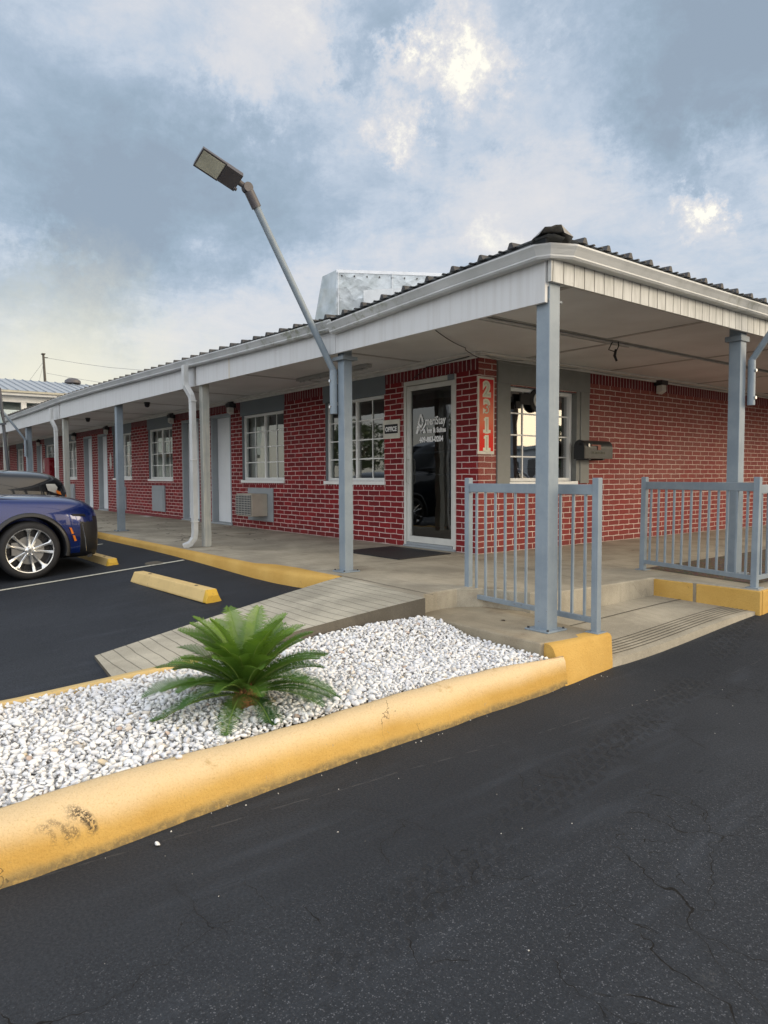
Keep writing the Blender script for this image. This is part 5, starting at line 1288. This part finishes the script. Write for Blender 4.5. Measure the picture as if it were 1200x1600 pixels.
wheel_stop(-7.75, -5.90, -1.30, 'yellow concrete wheel stop under the nose of the blue car', yaw=R(1))

# ------------------------------------------------------------------ cars
def wheel(parent, root, c, side, r_=.345, rim=.262):
    """side: +1 = faces +X"""
    ax = Vector((side, 0, 0)); c = Vector(c); w = .235
    ty_ = MB(); ty_.lathe([(rim*.97, .0), (rim+.012, .002), (r_-.045, .006), (r_-.016, -.008), (r_-.003, -.035), (r_, -.06), (r_, -w+.06), (r_-.003, -w+.03), (r_-.03, -w), (rim, -w)], c, ax, 56)
    wh = part(root, ty_, 'wheel', M['tyre'] if 'tyre' in M else M['black_plastic'], sub=root, smooth=True)
    rm_ = MB(); rm_.lathe([(rim*.955, -.012), (rim*.965, .004), (rim*1.0, .006), (rim*1.01, -.005), (rim*.97, -.03), (rim*.93, -.10)], c, ax, 56)
    e1 = Vector((0, 0, 1)); e2 = ax.cross(e1)
    for k in range(10):
        a_ = math.radians(36*k+6+(4 if k % 2 else -4)); d = e1*math.cos(a_)+e2*math.sin(a_); s_ = ax.cross(d)
        w0, w1 = .017, .0175
        # spoke: slim, flaring into a Y foot at the rim
        rr = [(rim*.20, w0, -.012), (rim*.55, w0*.82, -.022), (rim*.84, w1, -.010), (rim*.965, .040 if k % 2 == 0 else .020, .003)]
        rings = []
        for q, hw, ht in rr:
            rings.append([c+d*q+s_*hw+ax*ht, c+d*q+s_*hw*.55+ax*(ht+.006), c+d*q-s_*hw*.55+ax*(ht+.006), c+d*q-s_*hw+ax*ht, c+d*q-s_*hw*.9+ax*(ht-.03), c+d*q+s_*hw*.9+ax*(ht-.03)])
        rm_.loft(rings, closed=True, cap=True)
    rm_.lathe([(0, .004), (.026, .004), (.034, -.002), (.058, -.008), (.062, -.03)], c, ax, 24)
    part(wh, rm_, 'rim', M['rim'], sub=root, smooth=True, angle=28)
    dk = MB(); dk.lathe([(0, -.10), (rim*.95, -.10), (rim*.95, -.02)], c, ax, 40); 
    part(wh, dk, 'rim_barrel', M['rim_dark'], sub=root)
    bd = MB(); bd.lathe([(.05, -.055), (.165, -.055), (.165, -.07), (.05, -.07)], c, ax, 40, close=True); bd.box(c+Vector((-.065*side, -.19, -.05)), c+Vector((-.035*side, -.12, .10)))
    part(wh, bd, 'brake_disc', simple('brake_steel', (.25, .25, .25), .4, metal=.8), sub=root)
    lg_ = MB()
    for k in range(6):
        a_ = math.radians(60*k+20); q = c+(e1*math.cos(a_)+e2*math.sin(a_))*.048; lg_.lathe([(0, .012), (.008, .010), (.010, -.01)], q, ax, 8)
    lg_.lathe([(0, .007), (.020, .007), (.022, .002)], c, ax, 16)
    part(wh, lg_, 'lug_nut', M['chrome'], sub=root, smooth=True)
M['tyre'] = simple('tyre_rubber', (.014, .014, .015), .7, var=.2, scale=20, bumps=.2)

def car(name, X0, Y0, Z0, paint, label, cat='car', hs=1., hood_drop=0.0, detail=True, W_=.945, nose_y=.84, group=None):
    """nose to +Y. (X0,Y0,Z0): ground point between the front wheels."""
    root = empty(name, (X0, Y0, Z0), label, cat, group)
    O_ = Vector((X0, Y0, Z0))
    def st_(y, w, zs, zbelt, zfen, zhood, zc, wb=None):
        wb = wb or w
        h = [(0, .20), (w*.72, .19), (w*.94, .24), (w*.985, .36), (w, .52), (w*.995, zbelt-.10), (w*.972, zbelt), (w*.93, zfen), (w*.80, zhood), (w*.45, zc-.008), (0, zc)]
        h = [(x, z*hs if z > .3 else z) for x, z in h]
        return [O_+Vector((-x, y, z)) for x, z in h[::-1]][:-1]+[O_+Vector((x, y, z)) for x, z in h]
    # rear .. nose
    S_ = [(-3.85, W_*.80, 0, .80, .86, .90, .92), (-3.72, W_*.93, 0, .92, .99, 1.02, 1.03), (-3.2, W_*.99, 0, .93, 1.0, 1.03, 1.04), (-2.2, W_, 0, .92, 1.0, 1.03, 1.04), (-1.2, W_, 0, .90, .99, 1.02, 1.035),
          (-.75, W_, 0, .88, .97, 1.0, 1.03), (-.40, W_*1.0, 0, .86, .945, .985, 1.015), (-.1, W_*1.005, 0, .84, .925, .972, 1.0), (.2, W_*1.0, 0, .83, .915, .965, .995), (.45, W_*.985, 0, .82, .90, .955, .98),
          (.62, W_*.95, 0, .79, .87, .925, .955), (nose_y-.07, W_*.88, 0, .74, .82, .865, .90), (nose_y, W_*.78, 0, .66, .73, .77, .80)]
    mb = MB(); rings = [st_(*s_) for s_ in S_]; mb.loft(rings, closed=True)
    n = len(rings[0]); c0 = sum((Vector(v) for v in rings[-1]), Vector())/n
    # cap ends with inset ring for a rounded nose
    for rg, sgn in ((rings[-1], 1), (rings[0], -1)):
        cc = sum((Vector(v) for v in rg), Vector())/n
        inset = [cc+(Vector(v)-cc)*.6+Vector((0, .05*sgn, 0)) for v in rg]
        base_i = len(mb.v); mb.loft([rg, inset], closed=True); k = len(mb.v)-n; mb.f.append(tuple(range(k, k+n))); mb.mi.append(0)
    me = bpy.data.meshes.new('tmp'); me.from_pydata([tuple(Vector(v)-O_) for v in mb.v], [], mb.f); me.validate()
    import bmesh
    bm = bmesh.new(); bm.from_mesh(me); bmesh.ops.remove_doubles(bm, verts=bm.verts, dist=.0005); bmesh.ops.recalc_face_normals(bm, faces=bm.faces); bm.to_mesh(me); bm.free()
    bo = bpy.data.objects.new('body', me); COL.objects.link(bo)
    sb = bo.modifiers.new('s', 'SUBSURF'); sb.levels = sb.render_levels = 3
    # wheel arches cut out of the subdivided body
    cut = MB()
    for yw in (0., -2.85):
        for sg in (1, -1):
            cut.lathe([(0, -.32), (.405, -.32), (.405, .3), (0, .3)], Vector((sg*(W_-.05), yw, .345)), (sg, 0, 0), 48)
    cm = bpy.data.meshes.new('c'); cm.from_pydata([tuple(v) for v in cut.v], [], cut.f); co_ = bpy.data.objects.new('c', cm); COL.objects.link(co_)
    bm = bmesh.new(); bm.from_mesh(cm); bmesh.ops.remove_doubles(bm, verts=bm.verts, dist=.0005); bmesh.ops.recalc_face_normals(bm, faces=bm.faces); bm.to_mesh(cm); bm.free()
    bl = bo.modifiers.new('b', 'BOOLEAN'); bl.object = co_; bl.operation = 'DIFFERENCE'; bl.solver = 'EXACT'
    dg = bpy.context.evaluated_depsgraph_get(); dg.update()
    me2 = bpy.data.meshes.new_from_object(bo.evaluated_get(dg)); bpy.data.objects.remove(bo); bpy.data.objects.remove(co_)
    me2.materials.clear(); me2.materials.append(paint)
    me2.materials.append(M['car_trim'])
    for p_ in me2.polygons:
        p_.use_smooth = True; q = p_.center
        p_.material_index = 1 if (q.z < .27 or (q.y > nose_y-.27-.25*(.62*hs-q.z)*0 and q.z < .66*hs and abs(q.x) > .2) or (q.y > nose_y-.10 and q.z < .72*hs)) else 0
    body = bpy.data.objects.new('body', me2); COL.objects.link(body); body.parent = root
    es = body.modifiers.new('e', 'EDGE_SPLIT'); es.split_angle = R(35)
    # arch liner + black arch lips
    for yw in (0., -2.85):
        for sg in (1, -1):
            mb = MB(); rr = []
            for a_ in np.linspace(math.radians(-12), math.radians(192), 34):
                cy, cz = yw+math.cos(a_), .345+math.sin(a_)
                def pp(r2, xo): return O_+Vector((sg*xo, yw+math.cos(a_)*r2, .345+math.sin(a_)*r2))
                rr.append([pp(.392, W_-.30), pp(.392, W_+.004), pp(.402, W_+.016), pp(.432, W_+.014), pp(.446, W_+.002), pp(.446, W_-.04)])
            mb.loft(rr); part(root, mb, 'arch_trim', M['car_trim'], smooth=True, angle=50)
            wheel(root, root, O_+Vector((sg*(W_-.005), yw, .345)), sg)
    # greenhouse
    mb = MB(); gs = [(-3.7, .62, .98, 1.02), (-3.35, .70, 1.0, 1.45), (-2.4, .72, 1.0, 1.60), (-1.7, .72, 1.0, 1.60), (-1.25, .70, 1.0, 1.46), (-.62, .66, .99, 1.03)]
    rings = []
    for y, w, z0, z1 in gs:
        rings.append([O_+Vector(v) for v in ((-W_*.90, y, z0*hs), (-w-.04, y, z0*hs+(z1-z0)*.75), (-w*.82, y, z1*hs), (0, y, z1*hs+.02), (w*.82, y, z1*hs), (w+.04, y, z0*hs+(z1-z0)*.75), (W_*.90, y, z0*hs))])
    mb.loft(rings, closed=True, cap=True); part(root, mb, 'window', M['car_glass'], smooth=True, angle=50)
    mb = MB(); rings = [[O_+Vector((x, y, (z1+.012)*hs+(.02 if abs(x) < .3 else 0))) for x in (-w*.80, -.3, .3, w*.80)]+[O_+Vector((x, y, (z1-.02)*hs)) for x in (w*.82, -w*.82)] for y, w, z0, z1 in gs[1:5]]
    mb.loft(rings, closed=True, cap=True); part(root, mb, 'roof', paint, smooth=True)
    mb = MB()
    for sg in (1, -1):
        for (i0, i1) in ((5, 4), (0, 1)):
            (ya, wa, za, _a), (yb, wb_, _b, zb) = gs[i0], gs[i1]
            mb = MB(); mb.tube([O_+Vector((sg*W_*.86, ya, za*hs)), O_+Vector((sg*(wb_+.03), (ya+yb)/2, (za+(zb-za)*.6)*hs)), O_+Vector((sg*wb_*.84, yb, zb*hs+.005))], .035, 8); part(root, mb, 'pillar', paint, smooth=True)
        for yb_ in (-2.05,):
            mb = MB(); mb.tube([O_+Vector((sg*W_*.92, yb_, 1.0*hs)), O_+Vector((sg*.775, yb_, 1.0*hs+.45)), O_+Vector((sg*.60, yb_, 1.60*hs+.005))], .035, 8); part(root, mb, 'pillar', M['car_trim'], smooth=True)
    # grille, bumper, lamps
    gy = nose_y
    mb = MB()
    def face(mb, x0, x1, z0, z1, yoff, th=.03, bow=.10):
        n_ = 12; A_ = []; B_ = []
        for i in range(n_+1):
            x = x0+(x1-x0)*i/n_; y = gy+yoff-bow*abs(x/W_)**2.2
            A_.append([O_+Vector((x, y, z0)), O_+Vector((x, y+th, z0+.01)), O_+Vector((x, y+th-.02, z1-.01)), O_+Vector((x, y-.03, z1))])
        mb.loft(A_, closed=True, cap=True)
    face(mb, -W_*.62, W_*.62, .40*hs, .70*hs, .02); part(root, mb, 'grille', M['car_trim'], smooth=True)
    mb = MB(); face(mb, -W_*.80, W_*.80, .20, .37, -.05, .06, .16); part(root, mb, 'bumper', M['car_trim'], smooth=True)
    for sg in (1, -1):
        mb = MB()
        mb.loft([[O_+Vector((sg*x, y, (z if hs > 1.05 else .735+(z-.735)*.35)*hs)) for x, y, z in r2] for r2 in
                 ([(W_*.60, gy+.02, .64), (W_*.60, gy+.02, .73), (W_*.60, gy-.06, .76)], [(W_*.76, gy-.02, .65), (W_*.76, gy-.03, .75), (W_*.76, gy-.09, .79)], [(W_*.93, gy-.20, .70), (W_*.935, gy-.22, .785), (W_*.90, gy-.22, .82)], [(W_*.975, gy-.34, .74), (W_*.98, gy-.36, .79), (W_*.95, gy-.36, .82)])])
        hl = part(root, mb, 'headlight', M['lens'] if hs > 1.05 else M['car_trim'], smooth=True)
        if hs > 1.05:
            mb = MB(); mb.loft([[O_+Vector((sg*x, y, z*hs)) for x, y, z in r2] for r2 in ([(W_*.80, gy-.02, .655), (W_*.80, gy-.04, .70)], [(W_*.96, gy-.20, .70), (W_*.965, gy-.22, .745)])]); part(hl, mb, 'indicator', M['orange_lens'], sub=root)
        mb = MB(); a1 = O_+Vector((sg*W_*.965, gy-.20, .30)); a2 = O_+Vector((sg*W_*.972, gy-.215, .46)); a3 = O_+Vector((sg*W_*.972, gy-.245, .64*hs))
        mb.tube([a1, a2, a3], [.004, .006, .003], 8); part(root, mb, 'chrome_strip', M['chrome'], smooth=True)
        if hs < 1.05:
            mb = MB()
            for (ya, za, yb, zb) in ((.440, .600, .470, .515), (.476, .505, .500, .425)):
                w1_ = W_+.010
                mb.hexa([O_+Vector((sg*(w1_-.06), ya, za)), O_+Vector((sg*(w1_-.06), ya+.028, za-.008)), O_+Vector((sg*(w1_-.07), yb+.028, zb+.006)), O_+Vector((sg*(w1_-.07), yb, zb))],
                        [O_+Vector((sg*(w1_-.002), ya, za)), O_+Vector((sg*(w1_-.014), ya+.028, za-.008)), O_+Vector((sg*(w1_-.030), yb+.028, zb+.006)), O_+Vector((sg*(w1_-.020), yb, zb))])
            part(root, mb, 'side_marker', M['orange_lens'], bevel=.003)
        mb = MB(); mb.tube([O_+Vector((sg*W_*.60, -.50, 1.02*hs)), O_+Vector((sg*(W_+.10), -.72, 1.06*hs))], .02, 8); mb.lathe([(0, -.03), (.09, -.02), (.10, .03), (.07, .07), (0, .08)], O_+Vector((sg*(W_+.09), -.72, 1.09*hs)), (0, 1, 0), 16); part(root, mb, 'mirror', paint, smooth=True)
    # bonnet shut line
    mb = MB()
    for sg in (1, -1):
        pts_ = [O_+Vector((sg*W_*k, y, z*hs)) for k, y, z in ((.86, -.6, .985), (.86, -.2, .955), (.85, .2, .925), (.82, .48, .875), (.74, .66, .815))]
        mb.tube(pts_, .005, 6)
    part(root, mb, 'bonnet_seam', M['car_trim'])
    return root
car('parked_car', -6.70, -2.28, park_z(-6, -2.28), M['car_blue'], 'shiny blue car parked nose-in with silver ten-spoke wheel at the left edge')
car('parked_car', -9.78, -1.88, park_z(-9, -1.9), M['car_dark'], 'dark taller car parked beyond the blue one, orange indicator showing', hs=1.30)
c3 = car('parked_car', 5.2, 12.6, -.19, M['car_silver'], 'silver car standing across the street, seen only as a reflection in the office window')

# ------------------------------------------------------------------ sago palm
def palm(c):
    c = Vector(c); t0 = empty('sago_palm', c, 'low spreading green sago palm with arching feathery fronds in the white stones', 'palm')
    mb = MB(); rr = random.Random(3)
    for k in range(150):
        a_ = rr.uniform(0, 6.283); z = rr.uniform(.0, .12); r_ = .052*(1-z*2.4)+.012; b0 = c+Vector((math.cos(a_)*r_*.7, math.sin(a_)*r_*.7, z))
        e = b0+Vector((math.cos(a_)*.03, math.sin(a_)*.03, .045)); s_ = Vector((-math.sin(a_), math.cos(a_), 0))*.008
        mb.add([b0-s_, b0+s_, e], [(0, 1, 2)])
    mb.lathe([(.075, -.03), (.07, .03), (.05, .09), (.0, .13)], c, (0, 0, 1), 14)
    part(t0, mb, 'trunk', M['fibre'])
    nfr = 58
    for k in range(nfr):
        tier = k/nfr                 # 0 lowest .. 1 centre
        a_ = k*2.39996+rr.uniform(-.2, .2); el = math.radians(-12+70*tier**.95+rr.uniform(-6, 6)); L = (.485-.09*tier)*rr.uniform(.86, 1.08)
        h = Vector((math.cos(a_), math.sin(a_), 0)); n = 34; pts_ = []; p = c+Vector((h.x*.03, h.y*.03, .05+.07*tier)); ang = el+math.radians(20)
        droop = math.radians(50-14*tier)*rr.uniform(.85, 1.2)
        for i in range(n+1):
            pts_.append(p.copy()); t_ = i/n; an = ang-droop*t_**1.3; p = p+(h*math.cos(an)+Vector((0, 0, math.sin(an))))*(L/n)
            if p.z < c.z+.012: p.z = c.z+.012
        mb = MB(); mb.tube(pts_[::3]+[pts_[-1]], [.0055*(1-.8*i/12) for i in range(len(pts_[::3])+1)], 5)
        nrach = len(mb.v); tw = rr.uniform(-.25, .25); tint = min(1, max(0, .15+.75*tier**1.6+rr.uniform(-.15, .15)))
        side0 = h.cross(Vector((0, 0, 1)))
        NL = 52
        for i in range(3, NL+1):
            t_ = i/NL; idx = t_*n*.999; i0 = min(int(idx), n-1); q = pts_[i0].lerp(pts_[i0+1], idx-i0); d = (pts_[i0+1]-pts_[i0]).normalized()
            un = side0.cross(d); un = un if un.z > 0 or abs(un.z) < .2 else -un
            prof = min(1, (t_-.03)/.22)**.7*(1 if t_ < .70 else max(.25, 1-((t_-.70)/.30)**1.6*.75))
            ll = .105*prof*rr.uniform(.85, 1.1)*(1-.1*tier)
            for sg in (1, -1):
                dir_ = (side0*sg*.82+d*.50+un*(.34+tw*sg)).normalized(); dr = Vector((0, 0, -.012))
                wd = d*.0036
                m1 = q+dir_*ll*.55+un*.004; e = q+dir_*ll+dr*prof
                mb.add([q-wd, q+wd, m1+wd*.8, m1-wd*.8, e], [(0, 1, 2, 3), (3, 2, 4)], 1)
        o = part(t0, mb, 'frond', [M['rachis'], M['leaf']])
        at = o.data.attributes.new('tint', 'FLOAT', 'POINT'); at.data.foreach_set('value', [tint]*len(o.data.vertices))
palm((-.04, -2.40, -.225))

# ------------------------------------------------------------------ background left: two-storey wing
nb = empty('motel_wing', (-35, 4, 0), 'pale two storey building with ribbed metal roof beyond the far end of the porch', 'building')
mb = MB(); mb.box((-41, -12, -.5), (-36.2, 16, 4.9)); part(nb, mb, 'wall', M['lap'])
mb = MB(); mb.box((-35.2, -12, 2.3), (-35.0, 16, 4.28)); part(nb, mb, 'balcony_front', M['lap'])
mb = MB(); mb.box((-36.2, -12, 2.1), (-35.2, 16, 2.3)); part(nb, mb, 'balcony_floor', M['concrete_edge'])
mb = MB(); mb.box((-35.25, -12, 4.66), (-35.0, 16, 4.95)); mb.box((-35.0, -12, 4.95), (-34.55, 16, 5.10)); part(nb, mb, 'eave', M['white_trim'], bevel=.01)
for y in (-8, -4, -1.2, 3.45, 7.5, 11.5):
    mb = MB(); mb.box((-35.22, y-.12, -.4), (-35.02, y+.12, 4.66)); part(nb, mb, 'post', M['white_trim'])
mb = MB(); mb.add([(-34.45, -12.4, 5.18), (-34.45, 16.4, 5.18), (-40, 16.4, 6.38), (-40, -12.4, 6.38)], [(0, 1, 2, 3)]); mb.add([(-45.5, -12.4, 5.18), (-45.5, 16.4, 5.18), (-40, 16.4, 6.378), (-40, -12.4, 6.378)], [(0, 1, 2, 3)])
nr = part(nb, mb, 'roof', simple('wing_roof', (.42, .45, .48), .4, metal=.3, var=.05))
mb = MB(); y = -12
while y < 16.4:
    mb.beam((-34.46, y, 5.20), (-40, y, 6.40), .05, .05); y += .42
part(nr, mb, 'seam', simple('wing_seam', (.30, .33, .36), .5, metal=.3), sub=nb)
mb = MB(); mb.box((-34.50, -12.4, 5.08), (-34.42, 16.4, 5.17)); part(nb, mb, 'gutter', simple('wing_gutter', (.40, .38, .30), .5))
mb = MB(); mb.lathe([(0, .32), (.25, .30), (.42, .18), (.45, .05), (.38, 0)], (-39.9, 7.0, 6.36), (0, 0, 1), 18); part(nb, mb, 'roof_vent', M['lamp_brown'], smooth=True)
# utility pole and its wires
up_ = empty('utility_pole', (-52, 9, -.5), 'leaning wooden utility pole rising behind the metal roof at far left', 'utility pole')
pt_ = camray(67.5, 553, 55); pb = camray(73.5, 640, 55); pb2 = pb+(pb-pt_)*1.6
mb = MB(); mb.tube([pb2, pt_], [.16, .085], 10); part(up_, mb, 'post', M['pole_wood'])
mb = MB(); mb.box(pt_+Vector((-.2, -.12, -.05)), pt_+Vector((.2, .12, .03))); mb.tube([pt_+Vector((0, 0, -.28)), pt_+rt*.35+Vector((0, 0, -.30))], .04, 6); part(up_, mb, 'bracket', M['pole_wood'])
mb = MB(); 
mb.tube([camray(75, 559.5, 55), camray(120, 567, 54), camray(170, 574, 53), camray(240, 580, 52)], .014, 5); mb.tube([camray(73, 583, 55), camray(110, 590, 54), camray(160, 598, 53)], .012, 5)
mb.tube([camray(68, 565, 55), camray(48, 592, 56), camray(20, 632, 57)], .010, 5); mb.tube([camray(68, 568, 55), camray(62, 592, 55), camray(52, 630, 55)], .010, 5)
tag(mb.build('overhead_wire', M['wire_grey']), 'thin overhead wires and guy lines fanning from the distant utility pole', 'wire')

# ------------------------------------------------------------------ far side of the street (reflected in the glass)
def tree(x, y, h, seed):
    rr = random.Random(seed); t0 = empty('tree', (x, y, -.5), 'broad dark tree across the street, seen only as a reflection in the office glass', 'tree', 'trees across the street')
    mb = MB(); mb.tube([(x, y, -.5), (x+.1, y, h*.25), (x+.2, y+.1, h*.55)], [.22, .16, .08], 8)
    for k in range(5):
        a_ = k*1.3; mb.tube([(x+.1, y, h*.28), (x+math.cos(a_)*h*.2, y+math.sin(a_)*h*.2, h*.6)], [.08, .03], 6)
    part(t0, mb, 'trunk', M['bark'])
    vs = []; fs = []
    for k in range(2600):
        u = rr.gauss(0, 1); v = rr.gauss(0, 1); w = rr.gauss(0, 1); q = math.sqrt(u*u+v*v+w*w); r_ = rr.uniform(.55, 1)**.5
        lump = 1+.22*math.sin(3*u/q+seed)+.18*math.sin(5*v/q+seed*2)
        p = Vector((x+u/q*h*.42*r_*lump, y+v/q*h*.42*r_*lump, h*.60+w/q*h*.36*r_*lump)); s_ = h*.035
        a = Vector((rr.uniform(-1, 1), rr.uniform(-1, 1), rr.uniform(-1, 1)))*s_; b_ = Vector((rr.uniform(-1, 1), rr.uniform(-1, 1), rr.uniform(-1, 1)))*s_
        i = len(vs); vs += [p-a, p+b_, p+a]; fs.append((i, i+1, i+2))
    mb = MB(); mb.add(vs, fs); part(t0, mb, 'crown', M['tree_leaf'])
for i, (x, y, h) in enumerate([(30, 34, 5), (36, 27, 6), (28, 44, 5.5), (42, 18, 5), (20, 52, 6), (44, 38, 6.5), (10, 56, 5), (-26, -34, 5), (-34, -30, 6), (-18, -40, 5.5), (-8, -42, 6), (-42, -24, 5.5), (2, -44, 5), (-50, -16, 6)]):
    tree(x, y, h, i+1)
sh = empty('roadside_building', (36, 48, -.5), 'low flat roofed building across the street, seen only as a reflection', 'building')
mb = MB(); mb.box((30, 46, -.5), (42, 58, 3.4)); part(sh, mb, 'wall', M['grey_light'])
mb = MB(); mb.box((29.6, 45.6, 3.4), (42.4, 58.4, 3.8)); part(sh, mb, 'roof', M['grey_panel'])
for x in (31.5, 34.5, 37.5):
    mb = MB(); mb.box((x, 45.93, .5), (x+2, 46.02, 2.4)); part(sh, mb, 'window', M['car_glass'])
